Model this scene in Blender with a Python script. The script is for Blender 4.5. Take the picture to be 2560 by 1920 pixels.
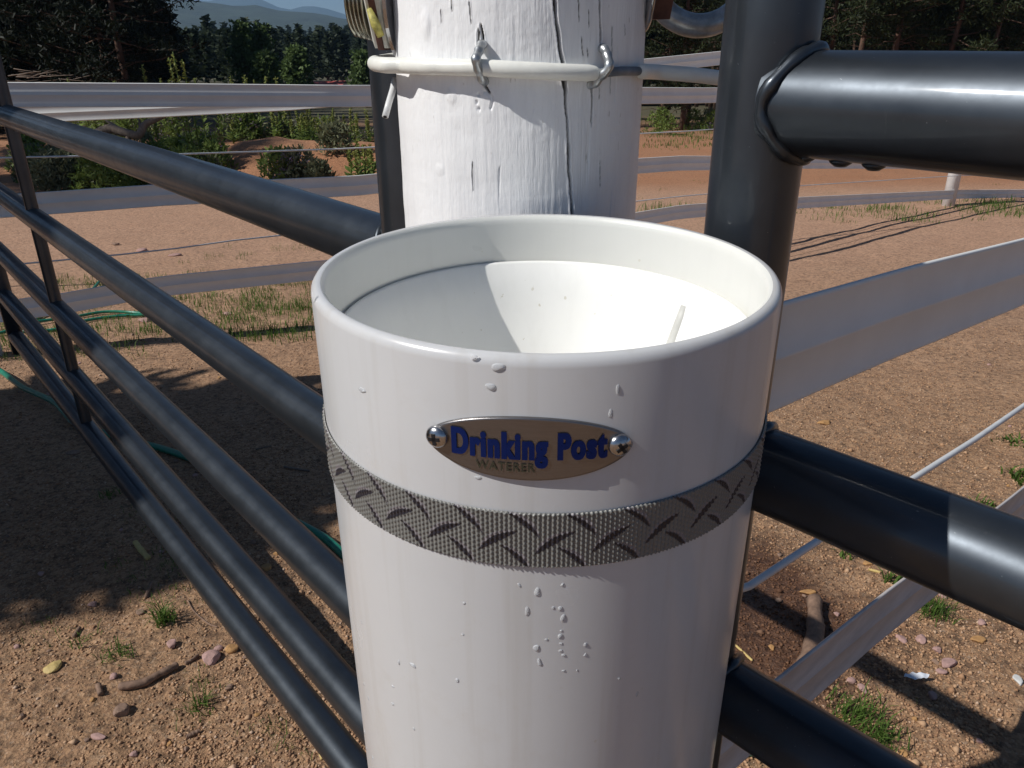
import bpy, math, random
import numpy as np
from mathutils import Vector, Matrix, Euler
for _o in list(bpy.data.objects): bpy.data.objects.remove(_o)
SC = bpy.context.scene; COL = SC.collection
rng = np.random.default_rng(7); random.seed(7)
# ---------------------------------------------------------------- camera
CZ, FPX, TH, ROLL = 1.30, 1969.5, 0.4197, -0.0071
cd = bpy.data.cameras.new('camera'); cam = bpy.data.objects.new('camera', cd); COL.objects.link(cam)
cd.sensor_width = 36.0; cd.lens = FPX/2560*36.0; cd.clip_start = 0.02; cd.clip_end = 20000
cam.matrix_world = Matrix.Translation((0, 0, CZ)) @ Euler((math.pi/2-TH, 0, 0)).to_matrix().to_4x4() @ Matrix.Rotation(ROLL, 4, 'Z')
SC.camera = cam
# ---------------------------------------------------------------- light
AZ = np.array([-0.948, -0.317]); ELEV = math.radians(43.5)
W = bpy.data.worlds.new('World'); SC.world = W; W.use_nodes = True
wn = W.node_tree.nodes; wl = W.node_tree.links
sky = wn.new('ShaderNodeTexSky'); sky.sky_type = 'NISHITA'; sky.sun_disc = False
sky.sun_elevation = ELEV; sky.sun_rotation = math.atan2(AZ[0], AZ[1]); sky.altitude = 2400; sky.air_density = 1.0; sky.dust_density = 0.6; sky.ozone_density = 4.0
wl.new(sky.outputs[0], wn['Background'].inputs[0]); wn['Background'].inputs[1].default_value = 0.054
sd = bpy.data.lights.new('sun', 'SUN'); sd.energy = 4.7; sd.angle = math.radians(0.53); sd.color = (1.0, 0.965, 0.915)
sun = bpy.data.objects.new('sun', sd); COL.objects.link(sun)
SDIR = Vector((AZ[0]*math.cos(ELEV), AZ[1]*math.cos(ELEV), math.sin(ELEV)))
sun.rotation_euler = SDIR.to_track_quat('Z', 'Y').to_euler(); sun.location = (-4, -3, 6)
vs = SC.view_settings; vs.view_transform = 'Standard'; vs.look = 'None'; vs.exposure = 0.0; vs.gamma = 1; vs.use_curve_mapping = False
# ---------------------------------------------------------------- helpers
def ray(x, y):
    dx, dy = x-1280, y-960; c, s = math.cos(ROLL), math.sin(ROLL)
    u = (dx*c+dy*s)/FPX; v = (-dx*s+dy*c)/FPX
    return np.array([u, math.cos(TH)-v*math.sin(TH), -math.sin(TH)-v*math.cos(TH)])
CAMP = np.array([0, 0, CZ])
def at(x, y, t): return CAMP + ray(x, y)*t
def vnoise(x, y, seed=0):
    x = np.asarray(x, float); y = np.asarray(y, float)
    xi = np.floor(x).astype(np.int64); yi = np.floor(y).astype(np.int64); fx = x-xi; fy = y-yi
    fx = fx*fx*(3-2*fx); fy = fy*fy*(3-2*fy)
    def h(a, b):
        n = (a*374761393 + b*668265263 + seed*974634777) & 0xffffffff
        n = ((n ^ (n >> 13))*1274126177) & 0xffffffff
        return ((n ^ (n >> 16)) & 0xffff)/65535.0
    return (h(xi, yi)*(1-fx)+h(xi+1, yi)*fx)*(1-fy)+(h(xi, yi+1)*(1-fx)+h(xi+1, yi+1)*fx)*fy
def fbm(x, y, o=4, seed=0):
    r = 0; a = .5
    for i in range(o): r = r+a*(vnoise(x*2**i, y*2**i, seed+i)-.5)*2; a *= .5
    return r
def gz(X, Y):                                        # lie of the land
    X = np.asarray(X, float); Y = np.asarray(Y, float)
    z = np.interp(Y, [1.3, 14, 60, 150], [0, -1.067, -3.37, -6.07])
    z = z + .78*np.exp(-((Y-15.3)/1.5)**2)*(1/(1+np.exp(-(X+5.4)/.35)))*(1/(1+np.exp((X+1.6)/.5)))*(.8+.35*fbm(X*.9, Y*.9, 3, 5))
    z = z + .5*np.exp(-((Y-17.5)/2.2)**2)*(1/(1+np.exp((X+4.6)/.6)))
    return z
def gfine(X, Y):
    near = np.clip(1-(np.abs(Y)/14), .15, 1)
    c = fbm(X*9, Y*9, 3, 11); c2 = fbm(X*38, Y*38, 3, 21)
    return .018*fbm(X*1.7, Y*1.7, 2, 3) + near*(.008*c + .008*np.abs(c2)) - near*.022*np.clip(fbm(X*5+9, Y*5, 2, 41)-.22, 0, 1)
def ground_hit(x, y):
    r = ray(x, y); t = 2.0
    lo, hi = .5, 400
    ts = np.geomspace(.6, 300, 4000); P = CAMP[None]+r[None]*ts[:, None]
    k = np.argmax(P[:, 2] < gz(P[:, 0], P[:, 1])); t = ts[k]
    p = CAMP+r*t; p[2] = gz(p[0], p[1])+float(gfine(p[0], p[1])); return p
def tag(o, label=None, cat=None, group=None, kind=None):
    if label: o['label'] = label
    if cat: o['category'] = cat
    if group: o['group'] = group
    if kind: o['kind'] = kind
    return o
def thing(name, label, cat, loc=(0, 0, 0), rot=(0, 0, 0), group=None):
    o = bpy.data.objects.new(name, None); COL.objects.link(o); o.location = loc; o.rotation_euler = rot; o.empty_display_size = .05
    return tag(o, label, cat, group)
def link(me, name, mat=None, parent=None, smooth=True, loc=None):
    if mat is not None and not me.materials: me.materials.append(mat)
    if smooth: me.polygons.foreach_set('use_smooth', np.ones(len(me.polygons), bool))
    o = bpy.data.objects.new(name, me); COL.objects.link(o)
    if parent: o.parent = parent
    if loc is not None: o.location = loc
    return o
def mesh(V, F, off=None):
    V = np.asarray(V, float)
    if off is not None: V = V-np.asarray(off)[None]
    me = bpy.data.meshes.new('m')
    if isinstance(F, np.ndarray):
        me.vertices.add(len(V)); me.vertices.foreach_set('co', V.astype(np.float32).ravel())
        n, k = F.shape; me.loops.add(n*k); me.loops.foreach_set('vertex_index', F.astype(np.int32).ravel())
        me.polygons.add(n); me.polygons.foreach_set('loop_start', np.arange(0, n*k, k, dtype=np.int32)); me.update(calc_edges=True)
    else: me.from_pydata(V.tolist(), [], [list(f) for f in F]); me.update()
    return me
class MB:
    def __init__(s): s.V = []; s.F = []; s.n = 0
    def add(s, V, F):
        V = np.asarray(V, float); s.V.append(V); s.F += [[i+s.n for i in f] for f in F]; s.n += len(V)
    def build(s, name, mat, parent=None, smooth=True, off=None):
        return link(mesh(np.concatenate(s.V), s.F, off), name, mat, parent, smooth)
def tube(pts, rad, n=12, cap=True, mb=None):
    P = np.asarray(pts, float); m = len(P); rad = np.ones(m)*rad if np.isscalar(rad) else np.asarray(rad)
    T = np.gradient(P, axis=0); T /= np.linalg.norm(T, axis=1)[:, None]
    u = np.cross(T[0], [0, 0, 1.]); 
    if np.linalg.norm(u) < .1: u = np.cross(T[0], [0, 1., 0])
    u /= np.linalg.norm(u); V = []
    for i in range(m):
        u = u-T[i]*(u@T[i]); u /= np.linalg.norm(u); w = np.cross(T[i], u)
        a = np.arange(n)*2*math.pi/n; V.append(P[i]+rad[i]*(np.cos(a)[:, None]*u+np.sin(a)[:, None]*w))
    V = np.concatenate(V); F = [[i*n+j, i*n+(j+1) % n, (i+1)*n+(j+1) % n, (i+1)*n+j] for i in range(m-1) for j in range(n)]
    if cap: F += [list(range(n))[::-1], [(m-1)*n+j for j in range(n)]]
    if mb is None: mb = MB()
    mb.add(V, F); return mb
def lathe(prof, n=48, mb=None, origin=(0, 0, 0), axis=(0, 0, 1), hexa=False):
    a = Vector(axis).normalized(); q = a.to_track_quat('Z', 'Y').to_matrix(); q = np.array(q)
    V = []; m = len(prof)
    for r, z in prof:
        for j in range(n):
            t = 2*math.pi*j/n; V.append([r*math.cos(t), r*math.sin(t), z])
    V = np.array(V)@q.T+np.array(origin)
    F = [[i*n+j, i*n+(j+1) % n, (i+1)*n+(j+1) % n, (i+1)*n+j] for i in range(m-1) for j in range(n)]
    if mb is None: mb = MB()
    mb.add(V, F); return mb
def smoothpath(ctrl, n=60):
    C = np.asarray(ctrl, float); C = np.vstack([2*C[0]-C[1], C, 2*C[-1]-C[-2]]); out = []
    k = len(C)-3
    for i in range(k):
        p0, p1, p2, p3 = C[i:i+4]
        for t in np.linspace(0, 1, max(3, n//k), endpoint=(i == k-1)):
            out.append(.5*((2*p1)+(-p0+p2)*t+(2*p0-5*p1+4*p2-p3)*t*t+(-p0+3*p1-3*p2+p3)*t**3))
    return np.array(out)
# ---------------------------------------------------------------- materials
def M(name): 
    m = bpy.data.materials.new(name); m.use_nodes = True; nt = m.node_tree
    return m, nt, nt.nodes['Principled BSDF']
def nnoise(nt, scale, detail=4, rough=.6, coord='Object', stretch=None, dist=0):
    tc = nt.nodes.new('ShaderNodeTexCoord'); n = nt.nodes.new('ShaderNodeTexNoise'); n.inputs['Scale'].default_value = scale
    n.inputs['Detail'].default_value = detail; n.inputs['Roughness'].default_value = rough; n.inputs['Distortion'].default_value = dist
    src = tc.outputs[coord]
    if stretch: mp = nt.nodes.new('ShaderNodeMapping'); mp.inputs['Scale'].default_value = stretch; nt.links.new(src, mp.inputs[0]); src = mp.outputs[0]
    nt.links.new(src, n.inputs['Vector']); return n.outputs['Fac']
def ramp(nt, fac, stops):
    r = nt.nodes.new('ShaderNodeValToRGB'); e = r.color_ramp.elements
    while len(e) < len(stops): e.new(.5)
    for k, (p, c) in enumerate(stops): e[k].position = p; e[k].color = (*c, 1) if len(c) == 3 else c
    nt.links.new(fac, r.inputs[0]); return r.outputs[0]
def mixc(nt, fac, a, b, mode='MIX'):
    m = nt.nodes.new('ShaderNodeMix'); m.data_type = 'RGBA'; m.blend_type = mode
    for s, v in ((m.inputs[0], fac), (m.inputs[6], a), (m.inputs[7], b)):
        if isinstance(v, (int, float)): s.default_value = v
        elif isinstance(v, tuple): s.default_value = (*v, 1)
        else: nt.links.new(v, s)
    return m.outputs[2]
def bump(nt, h, strength, dist, prev=None):
    b = nt.nodes.new('ShaderNodeBump'); b.inputs['Strength'].default_value = strength; b.inputs['Distance'].default_value = dist
    nt.links.new(h, b.inputs['Height'])
    if prev is not None: nt.links.new(prev, b.inputs['Normal'])
    return b.outputs[0]
def g3(v): return (v, v, v)
def simple(name, col, rough=.5, metal=0, var=.15, nscale=30, bmp=0, bs=80, bd=.001, spec=.5, stretch=None):
    m, nt, p = M(name); f = nnoise(nt, nscale, 5, .6, stretch=stretch)
    c = ramp(nt, f, [(.3, tuple(x*(1-var) for x in col)), (.7, tuple(min(1, x*(1+var)) for x in col))])
    nt.links.new(c, p.inputs['Base Color']); p.inputs['Roughness'].default_value = rough; p.inputs['Metallic'].default_value = metal
    p.inputs['Specular IOR Level'].default_value = spec
    if bmp: nt.links.new(bump(nt, nnoise(nt, bs, 6, .65, stretch=stretch), bmp, bd), p.inputs['Normal'])
    return m
def pvc(name, col, rough, dirt=.25, wear=.25):
    m, nt, p = M(name)
    f = nnoise(nt, 26, 6, .7); c = ramp(nt, f, [(.35, tuple(x*.97 for x in col)), (.75, col)])
    sp = nnoise(nt, 170, 2, .5); spots = ramp(nt, sp, [(.735, g3(0)), (.76, g3(1))])
    mk = nnoise(nt, 7, 3, .5); mk = ramp(nt, mk, [(.5, g3(0)), (.7, g3(1))])
    mm = nt.nodes.new('ShaderNodeMath'); mm.operation = 'MULTIPLY'; nt.links.new(spots, mm.inputs[0]); nt.links.new(mk, mm.inputs[1])
    m2 = nt.nodes.new('ShaderNodeMath'); m2.operation = 'MULTIPLY'; nt.links.new(mm.outputs[0], m2.inputs[0]); m2.inputs[1].default_value = dirt
    c = mixc(nt, m2.outputs[0], c, (.45, .40, .26))
    st = ramp(nt, nnoise(nt, 70, 4, .65, stretch=(1, 1, .035)), [(.52, g3(0)), (.72, g3(.24*wear))]); c = mixc(nt, st, c, (.42, .39, .34))
    du = ramp(nt, nnoise(nt, 18, 6, .75), [(.55, g3(0)), (.8, g3(.24*wear))]); c = mixc(nt, du, c, (.46, .40, .33)); nt.links.new(c, p.inputs['Base Color'])
    rr = ramp(nt, nnoise(nt, 12, 4, .6), [(.3, g3(rough*.85)), (.7, g3(rough*1.25))]); nt.links.new(rr, p.inputs['Roughness'])
    nt.links.new(bump(nt, nnoise(nt, 35, 3, .5, stretch=(1, 1, .25)), .06, .0008), p.inputs['Normal'])
    p.inputs['Subsurface Weight'].default_value = .06; p.inputs['Subsurface Radius'].default_value = (.004, .004, .003); p.inputs['Subsurface Scale'].default_value = 1
    return m
M_TUBE = pvc('white_pvc', (.60, .605, .61), .22, .5, 1)
M_RIM = pvc('pvc_inner', (.74, .74, .70), .3, .8)
M_BOWL = pvc('bowl_plastic', (.88, .88, .85), .35, .8)
def gatepaint():
    m, nt, p = M('gate_enamel')
    f = nnoise(nt, 9, 5, .65); c = ramp(nt, f, [(.3, (.044, .052, .062)), (.7, (.068, .079, .093))])
    fl = nnoise(nt, 420, 2, .5); sc = nnoise(nt, 60, 4, .8, stretch=(1, 1, .3)); 
    fl = ramp(nt, fl, [(.745, g3(0)), (.80, g3(.5))]); sc = ramp(nt, sc, [(.655, g3(0)), (.78, g3(.32))])
    c = mixc(nt, fl, c, (.30, .32, .33)); c = mixc(nt, sc, c, (.16, .165, .17)); nt.links.new(c, p.inputs['Base Color'])
    p.inputs['Metallic'].default_value = .8; p.inputs['Specular IOR Level'].default_value = .45
    r = ramp(nt, nnoise(nt, 30, 5, .7), [(.3, g3(.36)), (.75, g3(.48))]); nt.links.new(r, p.inputs['Roughness'])
    p.inputs['Coat Weight'].default_value = .3; p.inputs['Coat Roughness'].default_value = .085; p.inputs['Coat IOR'].default_value = 1.6
    nt.links.new(bump(nt, nnoise(nt, 260, 4, .6), .05, .0003), p.inputs['Normal']); return m
M_GATE = gatepaint()
def woodpaint():
    m, nt, p = M('painted_wood')
    a = nt.nodes.new('ShaderNodeAttribute'); a.attribute_name = 'bare'; a.attribute_type = 'GEOMETRY'
    f = nnoise(nt, 40, 6, .65, stretch=(1, 1, .15)); c = ramp(nt, f, [(.28, (.74, .74, .75)), (.5, (.84, .845, .85)), (.75, (.88, .885, .89))])
    sp = nnoise(nt, 230, 3, .5, stretch=(1, 1, .35)); sp = ramp(nt, sp, [(.70, g3(0)), (.76, g3(.55))]); c = mixc(nt, sp, c, (.34, .31, .28))
    c = mixc(nt, a.outputs['Fac'], c, (.055, .04, .03)); nt.links.new(c, p.inputs['Base Color'])
    p.inputs['Roughness'].default_value = .42
    b = bump(nt, nnoise(nt, 120, 6, .7, stretch=(1, 1, .11)), .7, .0012); b = bump(nt, nnoise(nt, 60, 4, .6, stretch=(.5, .5, 3)), .18, .0008, b)
    nt.links.new(b, p.inputs['Normal']); return m
M_POST = woodpaint()
M_STRIP = simple('fence_vinyl', (.80, .80, .77), .6, var=.06, nscale=6, bmp=.1, bs=60, bd=.001)
M_STRIP.node_tree.nodes['Principled BSDF'].inputs['Subsurface Weight'].default_value = 0
M_STRIP2 = simple('fence_vinyl_weathered', (.56, .52, .50), .5, var=.18, nscale=25, bmp=.2, bs=90, bd=.001, stretch=(.4, .4, 1.5))
M_LINE = simple('coated_wire', (.66, .67, .67), .35, var=.08)
M_CABLE = simple('cable_sheath', (.80, .80, .74), .38, var=.05, nscale=60, bmp=.12, bs=90, bd=.001)
M_BARE = simple('inner_conductor', (.16, .18, .21), .5, .2, var=.3, nscale=90)
M_GALV = simple('galvanised_steel', (.42, .44, .45), .38, .85, var=.3, nscale=140, bmp=.25, bs=150, bd=.0006)
M_CHROME = simple('polished_steel', (.46, .46, .47), .24, 1, var=.12, nscale=90)
M_ZINC = simple('yellow_zinc_steel', (.36, .355, .30), .25, .95, var=.25, nscale=70)
M_RUST = simple('rusty_plate', (.10, .045, .035), .6, .3, var=.5, nscale=90, bmp=.3, bs=200)
M_WHITEPL = simple('white_plastic', (.62, .62, .56), .4, var=.15, nscale=120)
M_YELLOW = simple('yellowed_residue', (.42, .38, .10), .6, var=.4, nscale=300)
M_BLACK = simple('flat_black', (.01, .01, .012), .6, var=.2)
M_NAVY = simple('navy_print', (.003, .012, .085), .6, var=.1, spec=.15)
M_OLIVE = simple('olive_etched_print', (.04, .04, .025), .5, 0, var=.15)
def brushed():
    m, nt, p = M('brushed_plate'); f = nnoise(nt, 60, 6, .7, stretch=(1.5, 1.5, 60)); c = ramp(nt, f, [(.3, (.21, .20, .20)), (.7, (.26, .25, .25))])
    nt.links.new(c, p.inputs['Base Color']); p.inputs['Metallic'].default_value = .92; p.inputs['Roughness'].default_value = .33
    nt.links.new(bump(nt, f, .18, .0003), p.inputs['Normal']); return m
M_PLATE = brushed()
def webbing():
    m, nt, p = M('polyester_webbing'); a = nt.nodes.new('ShaderNodeAttribute'); a.attribute_name = 'print'; a.attribute_type = 'GEOMETRY'
    nt.links.new(a.outputs['Color'], p.inputs['Base Color']); p.inputs['Roughness'].default_value = .42; p.inputs['Sheen Weight'].default_value = .1; return m
M_WEB = webbing()
m, nt, p = M('water'); p.inputs['Base Color'].default_value = (.80, .82, .84, 1); p.inputs['Roughness'].default_value = .02; p.inputs['Transmission Weight'].default_value = .5; p.inputs['IOR'].default_value = 1.33; M_WATER = m
def groundmat():
    m, nt, p = M('decomposed_granite')
    f1 = nnoise(nt, .9, 5, .6); f2 = nnoise(nt, 38, 6, .75); f3 = nnoise(nt, 4.5, 5, .65); 
    tc = nt.nodes.new('ShaderNodeTexCoord'); v = nt.nodes.new('ShaderNodeTexVoronoi'); v.inputs['Scale'].default_value = 150; nt.links.new(tc.outputs['Object'], v.inputs['Vector'])
    c = ramp(nt, f3, [(.25, (.22, .125, .070)), (.5, (.35, .205, .115)), (.75, (.48, .300, .180))])
    gr = ramp(nt, v.outputs['Color'], [(.1, (.14, .08, .05)), (.4, (.36, .20, .10)), (.7, (.52, .32, .17)), (1, (.60, .46, .34))])
    c = mixc(nt, .42, c, gr)
    # redder further out, pale wash of fine dust
    sx = nt.nodes.new('ShaderNodeSeparateXYZ'); nt.links.new(tc.outputs['Object'], sx.inputs[0])
    mr = nt.nodes.new('ShaderNodeMapRange'); mr.inputs[1].default_value = 2.5; mr.inputs[2].default_value = 7; nt.links.new(sx.outputs[1], mr.inputs[0])
    c = mixc(nt, mr.outputs[0], c, mixc(nt, f3, (.43, .24, .145), (.56, .345, .225)))
    mr2 = nt.nodes.new('ShaderNodeMapRange'); mr2.inputs[1].default_value = 11.5; mr2.inputs[2].default_value = 13.5; nt.links.new(sx.outputs[1], mr2.inputs[0])
    c = mixc(nt, mr2.outputs[0], c, mixc(nt, f1, (.38, .16, .07), (.46, .24, .13)))
    mr3 = nt.nodes.new('ShaderNodeMapRange'); mr3.inputs[1].default_value = 22; mr3.inputs[2].default_value = 40; nt.links.new(sx.outputs[1], mr3.inputs[0])
    c = mixc(nt, mr3.outputs[0], c, mixc(nt, f1, (.06, .07, .03), (.13, .10, .06)))
    dk = ramp(nt, f2, [(.34, g3(.34)), (.54, g3(1))]); c = mixc(nt, 1.0, c, dk, 'MULTIPLY')
    # damp soil round the waterer
    wx = nt.nodes.new('ShaderNodeVectorMath'); wx.operation = 'DISTANCE'; nt.links.new(tc.outputs['Object'], wx.inputs[0]); wx.inputs[1].default_value = (.50, 1.58, 0)
    ad = nt.nodes.new('ShaderNodeMath'); ad.operation = 'MULTIPLY_ADD'; nt.links.new(f3, ad.inputs[0]); ad.inputs[1].default_value = .5; nt.links.new(wx.outputs['Value'], ad.inputs[2])
    wet = ramp(nt, ad.outputs[0], [(.56, g3(1)), (.70, g3(0))]); wc = mixc(nt, 1.0, c, (.34, .27, .25), 'MULTIPLY'); c = mixc(nt, wet, c, wc)
    nt.links.new(c, p.inputs['Base Color']); rr = mixc(nt, wet, g3(.92), g3(.45)); nt.links.new(rr, p.inputs['Roughness'])
    b = bump(nt, v.outputs['Distance'], .55, .004); b = bump(nt, nnoise(nt, 60, 6, .75), .8, .010, b); b = bump(nt, nnoise(nt, 9, 5, .7), .5, .03, b)
    nt.links.new(b, p.inputs['Normal']); return m
M_GROUND = groundmat()
def leafmat(name, a, b, sc=2.0, rough=.6, tr=.25):
    m, nt, p = M(name); g = nt.nodes.new('ShaderNodeNewGeometry'); o = nt.nodes.new('ShaderNodeObjectInfo')
    f = nnoise(nt, sc, 3, .6); rnd = nt.nodes.new('ShaderNodeMath'); rnd.operation = 'MULTIPLY_ADD'; nt.links.new(g.outputs['Random Per Island'], rnd.inputs[0]); rnd.inputs[1].default_value = .5; nt.links.new(f, rnd.inputs[2])
    r2 = nt.nodes.new('ShaderNodeMath'); r2.operation = 'MULTIPLY_ADD'; nt.links.new(o.outputs['Random'], r2.inputs[0]); r2.inputs[1].default_value = .2; nt.links.new(rnd.outputs[0], r2.inputs[2])
    c = ramp(nt, r2.outputs[0], [(.35, a), (1.0, b)]); nt.links.new(c, p.inputs['Base Color']); p.inputs['Roughness'].default_value = rough
    p.inputs['Specular IOR Level'].default_value = .2
    t = nt.nodes.new('ShaderNodeBsdfTranslucent'); nt.links.new(c, t.inputs[0]); mx = nt.nodes.new('ShaderNodeMixShader'); mx.inputs[0].default_value = tr
    nt.links.new(p.outputs[0], mx.inputs[1]); nt.links.new(t.outputs[0], mx.inputs[2]); nt.links.new(mx.outputs[0], nt.nodes['Material Output'].inputs[0]); return m
M_PINE = leafmat('pine_needles', (.006, .010, .004), (.032, .042, .015), 1.2)
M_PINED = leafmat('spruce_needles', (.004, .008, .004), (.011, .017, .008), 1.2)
M_FAR = leafmat('far_conifer_foliage', (.008, .016, .010), (.040, .055, .028), .12)
M_ASPEN = leafmat('aspen_leaves', (.035, .06, .02), (.13, .19, .065), 1.5, tr=.35)
M_GRASS = leafmat('grass_blades', (.035, .075, .012), (.12, .20, .04), 3, tr=.35)
M_WEED = leafmat('weed_leaves', (.05, .085, .022), (.21, .28, .07), 2, tr=.35)
M_SAGE = leafmat('sage_leaves', (.06, .07, .035), (.22, .23, .13), 4, tr=.2)
M_PURPLE = leafmat('purple_blossom', (.14, .09, .16), (.30, .22, .34), 5, tr=.3)
M_YFLOWER = leafmat('mullein_spike_bloom', (.10, .13, .03), (.26, .27, .07), 6, tr=.2)
M_DRY = leafmat('dry_straw', (.16, .12, .06), (.34, .27, .15), 6, tr=.2)
M_BARK = simple('pine_bark', (.085, .048, .032), .9, var=.45, nscale=6, bmp=.8, bs=14, bd=.03, stretch=(1, 1, .3))
M_DEAD = simple('dead_grey_wood', (.17, .13, .10), .8, var=.35, nscale=30, bmp=.5, bs=60, bd=.004, stretch=(1, 1, .4))
M_STICK = simple('stick_bark', (.20, .125, .085), .8, var=.35, nscale=60, bmp=.5, bs=120, bd=.002)
M_CHIP = simple('split_wood', (.50, .37, .14), .7, var=.2, nscale=80, bmp=.3, bs=150)
M_STONEP = simple('pink_granite', (.40, .25, .22), .85, var=.22, nscale=90, bmp=.5, bs=130, bd=.002)
M_STONEO = simple('ochre_stone', (.42, .23, .09), .85, var=.25, nscale=90, bmp=.5, bs=130, bd=.002)
M_STONEB = simple('brown_stone', (.24, .155, .11), .85, var=.3, nscale=90, bmp=.5, bs=130, bd=.002)
M_HOSE = simple('green_hose_vinyl', (.02, .20, .13), .3, var=.2, nscale=40)
M_HILL = simple('forested_hillside', (.030, .043, .028), .95, var=.5, nscale=.02, bmp=.6, bs=.05, bd=12)
M_ROOF = simple('red_metal_roof', (.42, .10, .09), .5, var=.1)
M_WALLW = simple('cream_wall', (.45, .42, .36), .8, var=.1)
M_POSTW = simple('white_paint_post', (.74, .74, .74), .5, var=.08, nscale=12, bmp=.2, bs=50)
# ---------------------------------------------------------------- ground sheet
rad = np.concatenate([np.geomspace(.35, .9, 30, endpoint=False), np.geomspace(.9, 6, 430, endpoint=False), np.geomspace(6, 20, 90, endpoint=False), np.geomspace(20, 6000, 90)])
ang = np.radians(np.concatenate([np.linspace(-180, -47, 40, endpoint=False), np.linspace(-47, 47, 560, endpoint=False), np.linspace(47, 180, 40, endpoint=False)]))
nr, na = len(rad), len(ang); RR, AA = np.meshgrid(rad, ang, indexing='ij')
GX = RR*np.sin(AA); GY = RR*np.cos(AA); GZ = gz(GX, GY)+gfine(GX, GY)*(RR < 60)
GV = np.stack([GX, GY, GZ], -1).reshape(-1, 3); i, j = np.meshgrid(np.arange(nr-1), np.arange(na), indexing='ij')
GF = np.stack([i*na+j, i*na+(j+1) % na, (i+1)*na+(j+1) % na, (i+1)*na+j], -1).reshape(-1, 4)[:, ::-1]
GV = np.vstack([GV, [[0, 0, 0]]]); gme = mesh(GV, np.ascontiguousarray(GF))
o = link(gme, 'ground', M_GROUND); tag(o, kind='structure')
cap = MB(); cap.add([[*(.36*np.array([math.sin(a), math.cos(a)])), -.003] for a in np.linspace(0, 2*math.pi, 24, endpoint=False)], [list(range(24))[::-1]])
tag(cap.build('ground_patch', M_GROUND, smooth=False), kind='structure')
# ---------------------------------------------------------------- hills, far wood
def ridge(name, t, pts, mat, depth, foot, seed):
    xs = np.array([p[0] for p in pts]); ys = np.array([p[1] for p in pts])
    px = np.linspace(xs[0], xs[-1], 260); py = np.interp(px, xs, ys)+fbm(px*.02, px*0, 4, seed)*2.2
    rows = []
    for x, y in zip(px, py):
        top = at(x, y, t); rows.append([top+np.array([0, depth, -200]), top+np.array([0, depth*.3, -25]), top, *[np.array([top[0]*(1-.10*k), top[1]*(1-.10*k), foot+(top[2]-foot)*(1-k/3)**1.25 + fbm(np.array(top[0]*.004*(seed+1)), np.array(k*1.3), 3, seed)*12*(k < 3)]) for k in (1, 2, 3)]])
    V = np.array(rows).reshape(-1, 3); n = 6
    F = np.array([[a*n+b, a*n+b+1, (a+1)*n+b+1, (a+1)*n+b] for a in range(len(px)-1) for b in range(n-1)])
    tag(link(mesh(V, F), name, mat), kind='structure')
ridge('hills', 1500, [(-3000, -60), (-900, -70), (0, -30), (300, -12), (540, 8), (570, 14), (640, 13), (690, 26), (740, 30), (800, 34), (850, 46), (900, 52), (930, 48), (1000, 44), (1400, 20), (2200, -30), (4600, -80)], M_HILL, 500, -7, 3)
ridge('mountains', 4300, [(-3000, -100), (0, -60), (520, 4), (590, -12), (640, -8), (690, 16), (720, 26), (770, 13), (830, 24), (880, 42), (930, 34), (1100, 10), (2200, -80), (4600, -120)], M_HILL, 900, -7, 9)
def clump(c, r, n, size, aspect, flat=1.0, up=0.):
    d = rng.normal(size=(n, 3)); d /= np.linalg.norm(d, axis=1)[:, None]; p = c+d*r*rng.uniform(.2, 1, (n, 1))*np.array([1, 1, flat])
    a = d+rng.normal(size=(n, 3))*.5+np.array([0, 0, up]); a /= np.linalg.norm(a, axis=1)[:, None]; b = np.cross(a, rng.normal(size=(n, 3))); b /= np.linalg.norm(b, axis=1)[:, None]
    s = size*rng.uniform(.6, 1.3, (n, 1)); w = s*aspect
    return np.stack([p-b*w*.5, p+b*w*.5, p+a*s+b*w*.25, p+a*s-b*w*.25], 1).reshape(-1, 3)
def leaf_obj(chunks, name, mat, parent=None):
    V = np.concatenate(chunks); F = np.arange(len(V)).reshape(-1, 4); return link(mesh(V, F), name, mat, parent, smooth=False)
def joined_conifers(spots, name, label, mat, nl=38):
    ch = []
    for x, y, h in spots:
        z = float(gz(x, y)); k = max(nl, int(h*nl/6)); u = rng.uniform(0, 1, k)**.8; hh = h*(.12+.88*u); r = h*.17*(1-u)+.06
        a = rng.uniform(0, 6.28, k); rr = r*np.sqrt(rng.uniform(.15, 1, k)); C = np.stack([x+rr*np.cos(a), y+rr*np.sin(a), z+hh], 1)
        d = np.stack([np.cos(a), np.sin(a), rng.uniform(-.5, .7, k)], 1); d /= np.linalg.norm(d, axis=1)[:, None]
        b = np.cross(d, rng.normal(size=(k, 3))); b /= np.linalg.norm(b, axis=1)[:, None]; s = h*.075*rng.uniform(.6, 1.4, (k, 1))
        ch.append(np.stack([C-b*s*.5-d*s*.4, C+b*s*.5-d*s*.4, C+d*s+b*s*.15, C+d*s-b*s*.15], 1).reshape(-1, 3))
    o = leaf_obj(ch, name, mat); tag(o, label, kind='stuff', cat='forest'); return o
sp = []
for _ in range(1000):
    y = rng.uniform(115, 420); q = rng.uniform(-.75, .75); sp.append((q*y, y, rng.uniform(5.6, 9.0)*(1 if y < 200 else 1.15)))
sp += [(rng.uniform(-.50, -.05)*y, y, rng.uniform(5.6, 6.9)) for y in rng.uniform(99, 118, 110)]
joined_conifers(sp, 'distant_forest', 'mass of dark conifers filling the valley below the blue hills', M_FAR, 105)
sp = [(rng.uniform(.02, .8)*y, y, rng.uniform(9, 15)) for y in rng.uniform(52, 90, 260)]+[(-rng.uniform(.42, 1.0)*y, y, rng.uniform(9, 15)) for y in rng.uniform(50, 85, 200)]
joined_conifers(sp, 'inner_woodland', 'dark depth of pine wood behind the nearer trunks', M_PINED, 150)
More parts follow.
